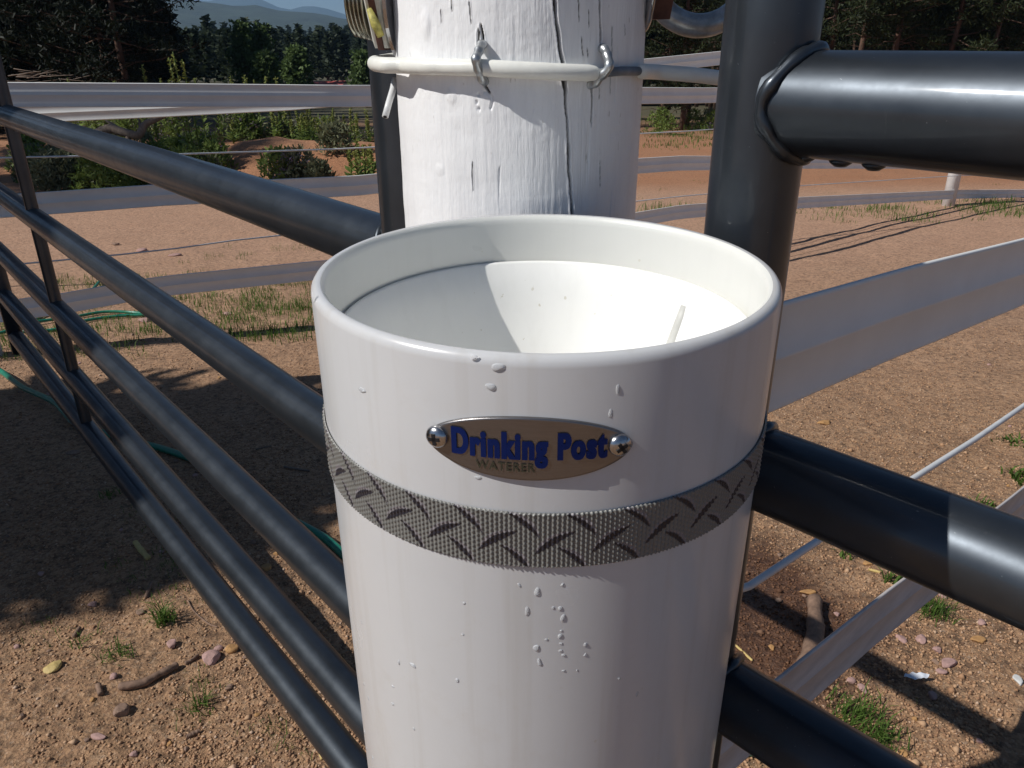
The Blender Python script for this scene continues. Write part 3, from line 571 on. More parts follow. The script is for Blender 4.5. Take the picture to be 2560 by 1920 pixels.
# droplets
drops = [(905, 975, 17, 7), (1245, 918, 15, 10), (1227, 967, 12, 9), (1185, 893, 10, 7), (1545, 974, 6, 12), (1527, 1034, 6, 11), (1195, 1194, 9, 5), (783, 742, 6, 14), (1298, 1463, 5, 6), (1343, 1480, 9, 12), (1318, 1528, 7, 13), (1406, 1462, 5, 5), (1383, 1520, 4, 6), (1400, 1521, 7, 6), (1407, 1545, 7, 11), (1403, 1577, 4, 4), (1400, 1590, 7, 7), (1366, 1599, 5, 4), (1402, 1609, 5, 4), (1401, 1627, 6, 4), (1409, 1638, 6, 5), (1464, 1612, 6, 7), (1463, 1637, 5, 5), (1341, 1620, 9, 11), (1349, 1656, 7, 12), (1409, 1677, 5, 4), (1443, 1676, 3, 4), (1157, 1586, 4, 5), (1143, 1701, 7, 7), (1032, 1663, 12, 8), (997, 1656, 6, 9), (982, 1716, 6, 5), (982, 1760, 6, 7), (1035, 1822, 5, 5), (912, 1830, 5, 14), (917, 1872, 5, 12), (932, 1895, 5, 12), (1593, 1735, 4, 9), (1160, 1508, 5, 4), (904, 1556, 4, 6), (910, 1710, 4, 6), (921, 1745, 4, 7), (1548, 1697, 4, 5)]
for x, y, w, h in drops:
    ph_, s_ = on_tube(x, y); sc = .32/FPX*1.08; w_ = w*sc; h_ = h*sc*1.15; N_ = 16; V = []; Fq = []; sk = rng.uniform(-.3, .3)
    prf = [(1, 0), (.93, .30), (.72, .62), (.4, .85), (0, .95)]
    for rr0, hh in prf:
        for k in range(N_):
            a_ = 2*math.pi*k/N_; wob = 1+.13*math.sin(2*a_+x)+.08*math.sin(3*a_+y); V.append(tl_(ph_+(rr0*wob*w_*math.cos(a_)+sk*h_*rr0*math.sin(a_))/TR, s_+rr0*wob*h_*math.sin(a_)-(1-rr0)*h_*.25, TR+.00001+hh*min(w_, h_)*.42))
    for q_ in range(4): Fq += [[q_*N_+k, q_*N_+(k+1) % N_, (q_+1)*N_+(k+1) % N_, (q_+1)*N_+k] for k in range(N_)]
    mb = MB(); mb.add(V, Fq); mb.build('water_drop', M_WATER, wt)
# name plate
pl, sl = on_tube(1071, 1092); pr_, sr = on_tube(1578, 1115); pc, st_ = on_tube(1325, 1041); _, sb_ = on_tube(1330, 1197)
HA = (pr_-pl)/2*TR; PC = (pl+pr_)/2; SCN = (st_+sb_)/2; HB = (st_-sb_)/2
def pmap(xx, yy, off): return tl_(PC+xx/TR, SCN+yy, TR+off)
def ell(t): c_, s_ = math.cos(t), math.sin(t); return HA*math.copysign(abs(c_)**1.0, c_), HB*math.copysign(abs(s_)**1.12, s_)
V = []; nA = 96
rings = [(1.0, .0002), (1.0, .0013), (.985, .0018)]+[(q_, .0018) for q_ in np.linspace(.94, .001, 24)]
for k_, off in rings:
    for q_ in range(nA): x_, y_ = ell(2*math.pi*q_/nA); V.append(pmap(x_*k_, y_*k_, off))
F_ = [[k*nA+q_, k*nA+(q_+1) % nA, (k+1)*nA+(q_+1) % nA, (k+1)*nA+q_] for k in range(len(rings)-1) for q_ in range(nA)]
mb = MB(); mb.add(V, F_); plate = mb.build('name_plate', M_PLATE, wt)
def words(txt, x0, x1, y0, yh, mat, name, off, bold, xs=1.0, slope=0):
    cu = bpy.data.curves.new('t', 'FONT'); cu.body = txt; cu.offset = bold; cu.resolution_u = 6; cu.space_character = 1.16 if bold > .02 else 1.08
    to = bpy.data.objects.new('t', cu); COL.objects.link(to); bpy.context.view_layer.update(); me_ = bpy.data.meshes.new_from_object(to.evaluated_get(bpy.context.evaluated_depsgraph_get())); bpy.data.objects.remove(to)
    v = np.array([q.co[:] for q in me_.vertices]); nv_ = len(v); ks = (-.03, 0, .03) if bold > .02 else (0,); v = np.concatenate([v+np.array([k_, 0, 0]) for k_ in ks]); base_h = v[:, 1].max(); w0, w1 = v[:, 0].min(), v[:, 0].max()
    X = x0+(v[:, 0]-w0)/(w1-w0)*(x1-x0); Y = y0+v[:, 1]/base_h*yh+slope*(X-x0); fs = [[i_+nv_*k_ for i_ in q.vertices] for k_ in range(len(ks)) for q in me_.polygons]; offs = np.repeat(off+np.arange(len(ks))*.00003, nv_)
    mb = MB(); mb.add([pmap(a, b, o2) for a, b, o2 in zip(X, Y, offs)], fs); o_ = mb.build(name, mat, plate, False); return o_
def pxy(x, y): a_, s_ = on_tube(x, y, TR+.002); return (a_-PC)*TR, s_-SCN
xa, ya = pxy(1130, 1127); xb, yb = pxy(1518, 1139); _, yt = pxy(1130, 1070)
words('Drinking Post', xa, xb, ya, (yt-ya)*1.10, M_NAVY, 'lettering', .0023, .04, slope=(yb-ya)/(xb-xa))
xa, ya = pxy(1190, 1168); xb, yb = pxy(1338, 1180); _, yt = pxy(1190, 1147)
words('WATERER', xa, xb, ya, (yt-ya)*.95, M_OLIVE, 'small_lettering', .0023, .012, slope=(yb-ya)/(xb-xa))
for x, y, rot in ((1091, 1093, .1), (1551, 1114, .6)):
    ph_, s_ = on_tube(x, y, TR+.003); nrm = tl_(ph_, 0, 1); c_ = tl_(ph_, s_, TR+.0018); mb = MB()
    lathe([(.0052, 0), (.0053, .0008), (.0048, .0020), (.0036, .0030), (.0018, .0036), (0, .0038)], 28, mb, tuple(c_), tuple(nrm)); sw = mb.build('screw', M_CHROME, plate)
    q_ = np.array(Vector(nrm).to_track_quat('Z', 'Y').to_matrix()); mb = MB()
    for k in range(2):
        a_ = rot+k*math.pi/2; L_, w_ = .0027, .00085; bx = []
        for zz_ in (.0026, .00452):
            for sx, sy in ((-1, -1), (1, -1), (1, 1), (-1, 1)): bx.append([sx*L_*math.cos(a_)-sy*w_*math.sin(a_), sx*L_*math.sin(a_)+sy*w_*math.cos(a_), zz_-(.0006 if abs(sx) else 0)])
        bx = np.array(bx)@q_.T+c_; mb.add(bx, [[4, 5, 6, 7], [0, 1, 5, 4], [1, 2, 6, 5], [2, 3, 7, 6], [3, 0, 4, 7]])
    mb.build('cross_slot_shade', M_BLACK, sw, False)  # raised black cross on the head, painting in the shade of a slot
# strap
_, s_top = on_tube(1330, 1285, TR+.0012); _, s_bot = on_tube(1330, 1419, TR+.0012); SW = s_top-s_bot
strap = thing('webbing_strap', 'grey woven webbing strap printed with dark tread plate marks round the white waterer', 'strap', tuple(tb), Mx.to_euler())
NU, NV = 2600, 72; uu = np.linspace(-math.pi, math.pi, NU, endpoint=False); vv = np.linspace(0, 1, NV); VV, UU = np.meshgrid(vv, uu, indexing='ij')
arc = UU*TR; yv = VV*SW; PITCH = .00215; col_ = arc/PITCH
ribs = np.cos(col_*2*math.pi); kn = np.cos(yv/.0013*math.pi+math.pi*np.floor(col_+.5)); edge = np.minimum(VV, 1-VV)*SW
dsp = .0010+.00030*ribs+.00022*kn*(ribs > -.2)+.0002*np.exp(-(edge/.0008)**2)
shift = np.where((VV < .02) | (VV > .98), .00025*np.sin(arc/.0021*2*math.pi), 0)
Rv = TR+.0003+dsp*np.clip(edge/.0005+.25, 0, 1); Sv = s_bot+yv+shift
V = np.stack([Rv*np.sin(UU), -Rv*np.cos(UU), Sv], -1).reshape(-1, 3); i, j = np.meshgrid(np.arange(NV-1), np.arange(NU), indexing='ij')
F = np.stack([i*NU+j, i*NU+(j+1) % NU, (i+1)*NU+(j+1) % NU, (i+1)*NU+j], -1).reshape(-1, 4)
P_ = .0258; base = np.ones((*VV.shape, 3))*np.array([.175, .173, .16]); jit = (vnoise(arc*2200, yv*2200, 4)-.5)
def tread(cx, cy, ang_, L_, w_, bend):                   # one printed tread mark per period
    global base
    dx = (arc-cx+P_/2) % P_-P_/2; dy = yv-cy; a = dx*math.cos(ang_)+dy*math.sin(ang_); b_ = -dx*math.sin(ang_)+dy*math.cos(ang_)+bend*(a/L_)**2*L_
    hw = w_*np.clip(1-(a/L_)**2, 0, 1)**.8; d_ = (np.abs(b_+jit*.0005) < hw)&(np.abs(a) < L_); base[d_] = np.array([.016, .014, .022])
    l_ = (b_ > hw)&(b_ < hw+.0017*np.clip(1-(a/L_)**2, 0, 1))&(np.abs(a) < L_*.9); base[l_] = base[l_]*.5+np.array([.19, .165, .19])*.65
tread(0, SW*.50, math.radians(35), .0112, .0017, .14)
tread(P_*.52, SW*.82, math.radians(-42), .0098, .0013, .14)
tread(P_*.38, SW*.20, math.radians(-44), .0098, .0013, .14)
me = mesh(V, F); ca = me.color_attributes.new('print', 'FLOAT_COLOR', 'POINT'); ca.data.foreach_set('color', np.c_[base.reshape(-1, 3), np.ones(NU*NV)].astype(np.float32).ravel())
link(me, 'webbing', M_WEB, strap)
# ---------------------------------------------------------------- hose
def gp(x, y, up=0): p = ground_hit(x, y); p[2] += up; return p
hp = [gp(-90, 900, .03), gp(0, 945, .04), gp(60, 985, .04), gp(140, 1025, .04), gp(190, 1062, .02), gp(290, 1095, .013), gp(420, 1133, .013), gp(560, 1195, .013), gp(640, 1250, .013), gp(720, 1302, .013), gp(812, 1350, .013), gp(880, 1410, .013), gp(1100, 1600, .013), gp(1500, 1860, .013), gp(1900, 1895, .013), gp(1960, 1990, .013)]
hs = thing('garden_hose', 'long green garden hose lying under the left gate', 'hose', tuple(hp[4])); tube(smoothpath(hp, 150), .0125, 12).build('hose_pipe', M_HOSE, hs, off=hs.location)
lathe([(.0128, -.03), (.016, -.028), (.016, .028), (.0128, .03)], 16, None, tuple(gp(190, 1062, .022)-np.array(hs.location)), tuple(gp(290, 1095, .013)-gp(140, 1025, .04))).build('coupling', simple('pale_coupling', (.16, .33, .27), .4), hs)
h2 = [gp(258, 705, .03), gp(225, 738, .02), gp(150, 775, .012), gp(100, 795, .012), gp(40, 826, .012), gp(80, 832, .012), gp(150, 825, .012), gp(215, 806, .014), gp(300, 793, .014), gp(372, 789, .012), gp(330, 782, .012), gp(260, 784, .014), gp(180, 797, .016), gp(90, 812, .02), gp(30, 832, .02), gp(-60, 850, .012)]
h2o = thing('garden_hose', 'tangled loops of bright green hose lying in the grass under the far fence', 'hose', tuple(h2[3])); tube(smoothpath(h2, 120), .0095, 10).build('hose_pipe', M_HOSE, h2o, off=h2o.location)
# ---------------------------------------------------------------- litter on the ground
def stick(px, r, lab, mat=M_STICK, name='stick', cat='stick', flat=1.0, nn_=40):
    P_ = smoothpath([gp(x, y, r*.9) for x, y in px], nn_); m_ = len(P_); rr_ = r*(1+.25*fbm(np.arange(m_)*.3, np.zeros(m_), 2, int(px[0][0]) % 50)); rr_[0] *= .5; rr_[-1] *= .35
    t_ = thing(name, lab, cat, tuple(P_[0])); tube(P_, rr_, 9).build('wood', mat, t_, off=t_.location); return t_
stick([(298, 1727), (330, 1722), (365, 1712), (400, 1693), (430, 1678), (444, 1668)], .0085, 'curved brown stick lying on the gravel at lower left')
stick([(463, 1662), (480, 1655), (497, 1640)], .004, 'thin twig beside the pink stone')
stick([(2033, 1512), (2035, 1570), (2033, 1615), (2012, 1678), (1985, 1720)], .020, 'thick peeling stick lying under the right gate')
stick([(2028, 1600), (2025, 1640), (2005, 1690)], .008, 'pale splinter lying along the thick stick', M_CHIP)
stick([(340, 1365), (355, 1383), (372, 1400)], .008, 'pale yellow splinter near the edge of the shade', M_CHIP)
stick([(470, 1505), (485, 1530), (520, 1560), (545, 1568)], .0022, 'wiry dry root beside the left gate')
stick([(380, 1462), (366, 1500)], .005, 'dark twig poking from a hollow left of the gate'); stick([(248, 1720), (254, 1745)], .006, 'short upright chip of bark in the lower left gravel'); stick([(186, 1595), (200, 1572)], .005, 'small greenish wood fragment in the lower left gravel')
stick([(465, 1840), (500, 1825)], .005, 'small twig on the gravel near the bottom edge'); stick([(1830, 1612), (1880, 1660)], .003, 'thin straw on the damp soil right of the waterer', M_CHIP); stick([(797, 1873), (805, 1897)], .003, 'pale straw beside the lowest rail of the left gate', M_CHIP)
stick([(2170, 1430), (2200, 1436)], .004, 'short yellow twig between the right gate rails', M_CHIP); stick([(710, 1170), (775, 1182)], .004, 'grey twig in the shade left of the waterer', M_DEAD); stick([(680, 1120), (640, 1128)], .003, 'second small twig in the shade left of the waterer', M_DEAD)
def rock_mesh(seed, sub=2):
    r = np.random.default_rng(seed); t = (1+5**.5)/2; V = [(-1, t, 0), (1, t, 0), (-1, -t, 0), (1, -t, 0), (0, -1, t), (0, 1, t), (0, -1, -t), (0, 1, -t), (t, 0, -1), (t, 0, 1), (-t, 0, -1), (-t, 0, 1)]
    F = [(0, 11, 5), (0, 5, 1), (0, 1, 7), (0, 7, 10), (0, 10, 11), (1, 5, 9), (5, 11, 4), (11, 10, 2), (10, 7, 6), (7, 1, 8), (3, 9, 4), (3, 4, 2), (3, 2, 6), (3, 6, 8), (3, 8, 9), (4, 9, 5), (2, 4, 11), (6, 2, 10), (8, 6, 7), (9, 8, 1)]
    V = [np.array(v)/np.linalg.norm(v) for v in V]
    for _ in range(sub):
        c = {}; F2 = []
        def mid(a, b):
            k = (min(a, b), max(a, b))
            if k not in c: v = V[a]+V[b]; V.append(v/np.linalg.norm(v)); c[k] = len(V)-1
            return c[k]
        for a, b, d in F: ab, bd, da = mid(a, b), mid(b, d), mid(d, a); F2 += [(a, ab, da), (b, bd, ab), (d, da, bd), (ab, bd, da)]
        F = F2
    V = np.array(V); N_ = r.normal(size=(9, 3)); N_ /= np.linalg.norm(N_, axis=1)[:, None]; dcut = r.uniform(.55, .9, 9)
    for n_, d_ in zip(N_, dcut): k = V@n_; V = V-np.clip(k-d_, 0, 9)[:, None]*n_
    return V, F
RM = [rock_mesh(k) for k in range(5)]
def stone(x, y, w, h, mat, lab, name='stone', cat='stone', group=None, k=0, flat=.6):
    g_ = gp(x, y); t = np.linalg.norm(g_-CAMP)/np.linalg.norm(ray(x, y)); sx = w*t/FPX*.55; sy = h*t/FPX*.55/ .75
    V, F = RM[k % 5]; V2 = V*np.array([sx, sy, min(sx, sy)*flat]); a_ = rng.uniform(-.3, .3); R_ = np.array([[math.cos(a_), -math.sin(a_), 0], [math.sin(a_), math.cos(a_), 0], [0, 0, 1]])
    o_ = link(mesh(V2@R_.T, [list(f) for f in F]), name, mat, None, False, tuple(g_+np.array([0, 0, min(sx, sy)*flat*.35]))); tag(o_, lab, cat, group); return o_
stone(527, 1645, 46, 34, M_STONEP, 'flat pink granite stone beside the lowest gate rail', k=0); stone(578, 1622, 34, 24, M_STONEO, 'orange-ochre stone touching the lowest gate rail', k=1)
stone(133, 1672, 38, 34, M_CHIP, 'broken yellow wood chip on the lower left gravel', 'wood_chip', 'wood chip', k=2, flat=.45); stone(430, 1614, 26, 22, M_STONEP, 'small pink stone above the curved stick', k=3)
stone(305, 1783, 34, 30, M_STONEB, 'brown angular rock in the lower left gravel', k=4, flat=.9); stone(245, 1840, 42, 16, M_STONEP, 'long pale stone near the bottom left edge', k=1); stone(355, 568+60, 24, 14, M_STONEP, 'rust-pink stone left of the coiled hose', k=2)
stone(667, 1420, 28, 20, M_STONEO, 'tan stone on the sunlit strip between two gate shadows', k=3); stone(362, 803, 34, 17, M_STONEP, 'pale pink rock under the far fence beside the hose', k=0); stone(569, 785, 26, 12, M_STONEP, 'small pink rock on the grass edge in the middle distance', k=1)
stone(183, 1132, 34, 16, M_STONEB, 'grey rounded stone in the shade at far left', k=2); stone(2020, 1487, 44, 13, M_STONEO, 'long ochre stone in front of the thick stick', k=3); stone(2168, 1413, 22, 14, M_STONEO, 'orange pebble between the right gate rails', k=4)
stone(2060, 1063, 38, 14, M_STONEO, 'ochre clod beside the strip fence on the right', k=0); stone(2250, 1602, 22, 26, M_STONEP, 'pink stone on the bare soil under the right strip', k=1); stone(2300, 1602, 24, 28, M_STONEP, 'darker pink stone next to its pair at lower right', k=2)
stone(2445, 1606, 40, 18, M_STONEO, 'flat orange stone near the right edge', k=3); stone(2370, 1660, 46, 22, M_STONEP, 'broad pink stone by the dark shadow at lower right', k=4); stone(2155, 1725, 22, 22, M_STONEP, 'pink stone just below the weathered strip', k=0)
stone(2350, 1680, 30, 14, M_STONEP, 'low pinkish stone left of the crossing shadows', k=1); stone(2255, 1885, 26, 18, M_STONEO, 'orange stone at the bottom edge on the right', k=2); stone(2545, 1700, 22, 26, simple('white_stone', (.6, .6, .58), .6), 'white stone at the right edge', k=3)
stone(1860, 1690, 26, 18, M_STONEP, 'pink stone on wet soil beside the waterer', k=4); stone(1928, 1627, 16, 14, M_STONEO, 'ochre pebble on wet soil beside the waterer', k=0); stone(438, 642, 30, 12, M_STONEP, 'light flat rock in the middle of the bare dirt', k=2); stone(290, 613, 22, 12, M_STONEB, 'dark clod in the bare dirt behind the gate', k=3)
nS = 0                                                   # the many small loose stones, alike
while nS < 110:
    x, y = rng.uniform(-40, 2600), rng.uniform(560, 1915)
    if 700 < x < 1900: continue
    g_ = gp(x, y)
    if g_[1] > 6: continue
    s_ = rng.uniform(.006, .013); V, F = RM[nS % 5]
    if nS < 5: SMALL = globals().setdefault('SMALL', []); SMALL.append(mesh(RM[nS][0]*np.array([1, .8, .6]), [list(f) for f in RM[nS][1]])); SMALL[-1].materials.append([M_STONEP, M_STONEO, M_STONEB, M_STONEB, M_STONEP][nS])
    o_ = link(SMALL[nS % 5], 'stone', None, None, False, tuple(g_+np.array([0, 0, s_*.25]))); o_.scale = (s_, s_, s_); o_.rotation_euler = (0, 0, rng.uniform(0, 6)); tag(o_, 'small loose stone scattered on the bare paddock dirt', 'stone', 'small loose stones on the dirt'); nS += 1
# feather
g_ = gp(2288, 1705, .012); mb = MB(); V = []
for k in range(14):
    a_ = -.6+k*.09; hw_ = .009*math.sin((k+.6)/14.2*math.pi)**.6; V.append([(k-7)*.0042, -hw_+.0012*math.sin(k*2.1), .003+.002*math.sin(k*.9)]); V.append([(k-7)*.0042+.003, hw_*.8+.0015*math.sin(k*1.7), .005+.0015*math.cos(k*1.3)])
mb.add(np.array(V), [[2*k, 2*k+1, 2*k+3, 2*k+2] for k in range(13)]); o_ = mb.build('feather', simple('white_feather', (.72, .76, .82), .6), None); o_.location = g_; tag(o_, 'small white feather lying in the shadow at lower right', 'feather')
# gravel
def scatter_pebbles(n, name, mat, smin, smax, ymax):
    oct_ = np.array([[1, 0, 0], [-1, 0, 0], [0, 1, 0], [0, -1, 0], [0, 0, 1], [0, 0, -1.]]); f_ = np.array([[0, 2, 4], [2, 1, 4], [1, 3, 4], [3, 0, 4], [2, 0, 5], [1, 2, 5], [3, 1, 5], [0, 3, 5]])
    Y = .75+(ymax-.75)*rng.uniform(0, 1, n)**1.6; X = rng.uniform(-.85, .85, n)*Y; keep = vnoise(X*2.3, Y*2.3, 61)+.35*vnoise(X*9, Y*9, 62) > rng.uniform(.1, .95, n); X, Y = X[keep], Y[keep]; n = len(X)
    s = smin+(smax-smin)*rng.uniform(0, 1, n)**3; B = oct_[None]*s[:, None, None]*rng.uniform(.6, 1.3, (n, 6, 1))*np.array([1, 1, .7]); a = rng.uniform(0, 6.28, n); c, q = np.cos(a), np.sin(a)
    Bx = B[..., 0]*c[:, None]-B[..., 1]*q[:, None]; By = B[..., 0]*q[:, None]+B[..., 1]*c[:, None]; Z = gz(X, Y)+gfine(X, Y)
    V = np.stack([Bx+X[:, None], By+Y[:, None], B[..., 2]+(Z+s*.25)[:, None]], -1).reshape(-1, 3); F = (f_[None]+np.arange(n)[:, None, None]*6).reshape(-1, 3)
    tag(link(mesh(V, F), name, mat, None, False), 'coarse granite grit covering the bare ground', 'gravel', kind='stuff')
def gravelmat():
    m, nt, p = M('granite_grit'); g = nt.nodes.new('ShaderNodeNewGeometry'); c = ramp(nt, g.outputs['Random Per Island'], [(0, (.16, .09, .055)), (.3, (.33, .18, .095)), (.6, (.42, .25, .14)), (.9, (.46, .29, .17)), (1, (.50, .36, .26))]); tc = nt.nodes.new('ShaderNodeTexCoord'); wx = nt.nodes.new('ShaderNodeVectorMath'); wx.operation = 'DISTANCE'; nt.links.new(tc.outputs['Object'], wx.inputs[0]); wx.inputs[1].default_value = (.50, 1.58, 0); wet = ramp(nt, wx.outputs['Value'], [(.28, g3(1)), (.42, g3(0))]); c = mixc(nt, wet, c, mixc(nt, 1.0, c, (.36, .29, .26), 'MULTIPLY')); nt.links.new(c, p.inputs['Base Color']); p.inputs['Roughness'].default_value = .85; return m
GM_ = gravelmat(); scatter_pebbles(130000, 'gravel', GM_, .0019, .0058, 4.2); scatter_pebbles(1500, 'gravel', GM_, .004, .012, 3.6)
# ---------------------------------------------------------------- grass and weeds
def blades(C, n, spread, h, w, lean=.5):
    m = len(C)*n; P_ = np.repeat(C, n, 0); P_ = P_+np.c_[rng.normal(0, 1, (m, 2))*np.repeat(spread, n)[:, None] if not np.isscalar(spread) else rng.normal(0, spread, (m, 2)), np.zeros(m)]
    P_[:, 2] = gz(P_[:, 0], P_[:, 1])+gfine(P_[:, 0], P_[:, 1])-.002
    a = rng.uniform(0, 6.28, m); d = np.c_[np.cos(a), np.sin(a), np.zeros(m)]; L_ = h*rng.uniform(.4, 1.2, (m, 1)); s = np.c_[-d[:, 1], d[:, 0], np.zeros(m)]*w*rng.uniform(.7, 1.3, (m, 1)); ln = rng.uniform(.1, 1, (m, 1))*lean
    m1 = P_+d*L_*ln*.35+np.array([0, 0, 1])*L_*.6; tp = P_+d*L_*ln+np.array([0, 0, 1])*L_*(1-.25*ln)
    return [np.stack([P_-s, P_+s, m1+s*.8, m1-s*.8], 1).reshape(-1, 3), np.stack([m1-s*.8, m1+s*.8, tp+s*.1, tp-s*.1], 1).reshape(-1, 3)]
ch = []
def patch(x0, y0, x1, y1, n, sp_, h, w=.0012, nb=14):
    C = np.array([gp(rng.uniform(x0, x1), rng.uniform(y0, y1)) for _ in range(n)]); ch.extend(blades(C, nb, sp_, h, w, .9))
patch(130, 690, 560, 735, 60, .05, .05, .0018); patch(380, 735, 800, 850, 150, .05, .055, .0020); patch(-20, 760, 420, 900, 110, .05, .05, .0018); patch(600, 690, 790, 790, 26, .045, .08, .0016, 20); patch(1990, 520, 2560, 560, 46, .08, .07, .003); patch(2420, 505, 2560, 545, 20, .08, .09, .003)
patch(1590, 330, 1800, 372, 34, .22, .12, .008, 16); patch(2000, 500, 2560, 530, 40, .1, .08, .003); patch(1600, 525, 1790, 548, 16, .08, .14, .003); patch(560, 610, 800, 650, 10, .04, .05); patch(450, 640, 560, 700, 6, .03, .04)
patch(280, 1250, 520, 1500, 30, .02, .022, .0009, 10); patch(80, 1560, 180, 1640, 6, .02, .02, .0008, 8); patch(480, 1690, 560, 1800, 8, .02, .025, .0008, 8); patch(680, 1790, 800, 1880, 6, .03, .03, .0009, 8); patch(1600, 450, 2560, 560, 26, .05, .04, .002, 8)
patch(1590, 300, 1800, 330, 10, .25, .3, .010, 12)
o_ = leaf_obj(ch, 'grass', M_GRASS); tag(o_, 'thin green grass growing along the fences and in the dirt', 'grass', kind='stuff')
def tuft(x, y, n, sp_, h, lab, w=.0013):
    g_ = gp(x, y); c_ = blades(g_[None], n, sp_, h, w, 1.2); t_ = leaf_obj([q-g_[None] for q in c_], 'grass_tuft', M_GRASS); t_.location = g_; tag(t_, lab, 'grass tuft')
tuft(2330, 1535, 170, .022, .042, 'bright green grass tuft behind the weathered strip on the right'); tuft(2150, 1805, 220, .030, .045, 'dense green grass tuft right of the lowest dark rail'); tuft(2205, 1860, 100, .02, .03, 'thinner grey-green tuft just below the dense one')
tuft(412, 1560, 90, .012, .055, 'narrow green tuft left of the lowest gate rail'); tuft(300, 1638, 70, .02, .026, 'low green tuft above the curved stick'); tuft(205, 1612-2, 24, .02, .03, 'sparse grass sprigs in the lower left gravel'); tuft(505, 1760, 40, .014, .035, 'small grassy weed under the gate rail near the bottom edge')
tuft(2235, 1458, 40, .016, .03, 'little leafy sprig between the rails on the right', .003); tuft(2455, 1272, 40, .02, .03, 'grey leafy sprig beside the near strip on the right', .003); tuft(2555, 1195, 60, .03, .04, 'green weed at the right edge beside the wire', .004)
tuft(2110, 1390, 20, .012, .022, 'tiny pale sprig behind the right gate', .003); tuft(2530, 1100, 40, .03, .025, 'pale flat weed on the dirt near the right edge', .004); tuft(285, 1240, 40, .02, .03, 'sparse tuft in the shade beside the lower rails')
# tall mulleins, bushes, log on the far bank
def mullein(x, yb, yt, t, lab, grp=None):
    b_ = at(x, yb, t); z0 = float(gz(b_[0], b_[1])); z1_ = at(x, yt, t)[2]; h = z1_-z0; g_ = (b_[0], b_[1], z0); T_ = thing('mullein_plant', lab, 'plant', g_, (0, 0, 0), grp); ln = rng.uniform(-.06, .06)
    tube([[0, 0, 0], [ln*h*.4, 0, h*.5], [ln*h, 0, h]], [.014, .012, .006], 6).build('stem', M_WEED, T_); c_ = []
    for k in range(22): u_ = .55+.45*k/22; c_.append(clump(np.array([ln*h*u_, 0, h*u_]), .028, 5, .035, .7))
    leaf_obj(c_, 'flower_spike', M_YFLOWER, T_); c_ = []
    for k in range(20):
        u_ = k/20*.6; a = rng.uniform(0, 6.28); L_ = .26*(1-u_*.9); p_ = np.array([ln*h*u_*.8, 0, h*u_+.02]); d_ = np.array([math.cos(a), math.sin(a), .55]); s_ = np.array([-math.sin(a), math.cos(a), 0])*L_*.2; q_ = p_+d_*L_*.55; e_ = p_+d_*L_+np.array([0, 0, -.12*L_]); c_.append(np.array([p_-s_*.3, p_+s_*.3, q_+s_, q_-s_])); c_.append(np.array([q_-s_, q_+s_, e_+s_*.2, e_-s_*.2]))
    leaf_obj(c_, 'leaves', M_WEED, T_)
for x, yt in ((402, 158), (478, 140), (486, 127), (503, 145)): mullein(x, 380, yt, 13.5, {402: 'tall mullein spike left of the tallest pair', 478: 'second tallest mullein spike standing above the top rail', 486: 'tallest mullein spike above the top rail', 503: 'mullein spike just right of the tallest pair'}[x])
xs_ = [198, 304, 430, 447, 513, 594, 628, 640, 655, 686, 700]+[int(v) for v in rng.uniform(690, 935, 34)]+[int(v) for v in rng.uniform(560, 700, 8)]+[int(v) for v in rng.uniform(20, 330, 8)]
for k, x in enumerate(xs_):
    if k < 11: mullein(x, 330, 192+rng.uniform(-8, 6), 17, 'slender mullein spike just topping the upper rail', 'mulleins along the far bank')
    else: mullein(x, 400, rng.uniform(258, 300), rng.uniform(16.2, 18.6), 'leafy green weed stalk on the far dirt bank', 'weed stalks on the far bank')
for x, t in ((880, 12.6), (905, 12.9), (925, 12.8), (915, 12.3), (935, 12.5), (895, 12.2)): mullein(x, 440, rng.uniform(340, 380), t, 'leafy green weed stalk on the far dirt bank', 'weed stalks on the far bank')
def bush(x, y, t, r_, lab, mats, n=120, grp=None, flat=.8):
    b_ = at(x, y, t); z0 = float(gz(b_[0], b_[1])); T_ = thing('bush', lab, 'bush', (b_[0], b_[1], z0), (0, 0, 0), grp)
    for nm, mt, k_, sz in (('foliage', mats[0], n, .05), ('blossom', mats[1], n//3, .025)):
        if mt is None: continue
        c_ = []
        for _ in range(k_):
            a = rng.uniform(0, 6.28); u_ = rng.uniform(0, 1); rr = r_*math.sqrt(rng.uniform(0, 1))*math.sqrt(1-u_*u_*.9); c_.append(clump(np.array([rr*math.cos(a), rr*math.sin(a), r_*1.7*flat*u_]), .07, 8, sz*1.6, .4, 1, .6))
        leaf_obj(c_, nm, mt, T_)
bush(840, 365, 14.1, .34, 'dark rounded shrub on top of the orange bank', (M_SAGE, None)); bush(700, 440, 12.9, .36, 'green shrub with purple blossom at the foot of the orange bank', (M_WEED, M_PURPLE)); bush(745, 440, 12.9, .36, 'greyish shrub beside the purple-flowered one', (M_SAGE, M_PURPLE)); bush(795, 440, 12.7, .24, 'small pale shrub at the foot of the bank', (M_SAGE, None))
for x, y, t, r_ in [(rng.uniform(520, 700), rng.uniform(380, 400), rng.uniform(12.8, 14), .3) for _ in range(1)]+[(rng.uniform(620, 930), 300, rng.uniform(17, 19), .45) for _ in range(8)]+[(rng.uniform(60, 520), rng.uniform(400, 430), rng.uniform(12.2, 15), .36) for _ in range(40)]+[(rng.uniform(1590, 1830), 320, rng.uniform(24, 28), .55) for _ in range(5)]+[(rng.uniform(100, 640), 340, rng.uniform(17, 20), .6) for _ in range(12)]:
    bush(x, y, t, r_*rng.uniform(.7, 1.2), 'low tangled wild shrub on the far bank', (M_WEED if rng.uniform() < .5 else M_SAGE, M_PURPLE if rng.uniform() < .35 else None), 90, 'wild shrubs on the far bank')
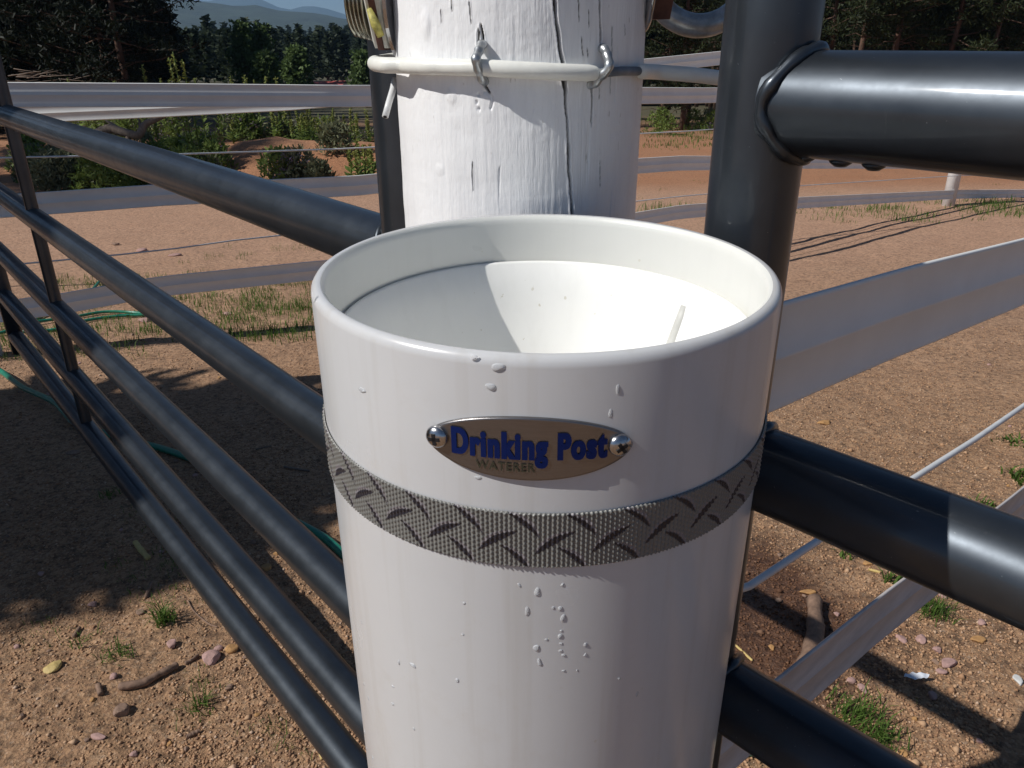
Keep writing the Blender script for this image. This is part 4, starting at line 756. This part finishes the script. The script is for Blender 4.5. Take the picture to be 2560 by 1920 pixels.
bl = at(330, 350, 13.0); lg = thing('fallen_log', 'gnarled dead branch lying among weeds behind the top rail on the left', 'log', tuple(bl))
def lp(x, y): return at(x, y, 13.0)
tube(smoothpath([lp(235, 338), lp(275, 322), lp(305, 330), lp(345, 338), lp(362, 312), lp(385, 300), (lp(412, 288))], 40), np.linspace(.085, .045, 39 if False else len(smoothpath([lp(235, 338)]*7, 40))), 10).build('trunk', M_DEAD, lg, off=lg.location)
tube([lp(305, 330), lp(280, 310), lp(262, 300)], [.04, .025, .01], 7).build('limb', M_DEAD, lg, off=lg.location); tube([lp(352, 325), lp(348, 300), lp(335, 282)], [.03, .018, .008], 7).build('limb', M_DEAD, lg, off=lg.location); tube([lp(318, 335), lp(322, 350), lp(318, 375)], [.05, .035, .02], 7).build('limb', M_DEAD, lg, off=lg.location)
bz = at(60, 198, 22); br = thing('brush_pile', 'heap of bare twigs at the edge of the dark wood on the far left', 'brush pile', tuple(bz)); mb = MB()
for k in range(120):
    c_ = np.array([rng.uniform(-1.3, 1.6), rng.uniform(-.6, .6), rng.uniform(-1.1, .28)]); c_[2] -= .25*max(0, c_[0]); a = rng.uniform(-.5, .5); L_ = rng.uniform(.3, 1); tube([c_, c_+np.array([L_*math.cos(a), rng.uniform(-.3, .3), L_*math.sin(a)*.6])], [.016, .005], 4, False, mb)
tg = mb.build('twigs', M_DEAD, br); tg['kind'] = 'stuff'
# ---------------------------------------------------------------- haze
hzv = MB(); s = 6600; hzv.add([[sx*s, sy*s, z_] for z_ in (-12, 420) for sx, sy in ((-1, -1), (1, -1), (1, 1), (-1, 1))], [[3, 2, 1, 0], [4, 5, 6, 7], [0, 1, 5, 4], [1, 2, 6, 5], [2, 3, 7, 6], [3, 0, 4, 7]])
mh = bpy.data.materials.new('haze_air'); mh.use_nodes = True; nt = mh.node_tree; nt.nodes.remove(nt.nodes['Principled BSDF']); pv = nt.nodes.new('ShaderNodeVolumePrincipled'); pv.inputs['Density'].default_value = .00019; pv.inputs['Color'].default_value = (.42, .68, 1, 1); pv.inputs['Anisotropy'].default_value = .1
nt.links.new(pv.outputs[0], nt.nodes['Material Output'].inputs['Volume']); hz_ = hzv.build('haze', mh, None, False); tag(hz_, 'thin bluish haze over the valley', 'haze', kind='stuff')
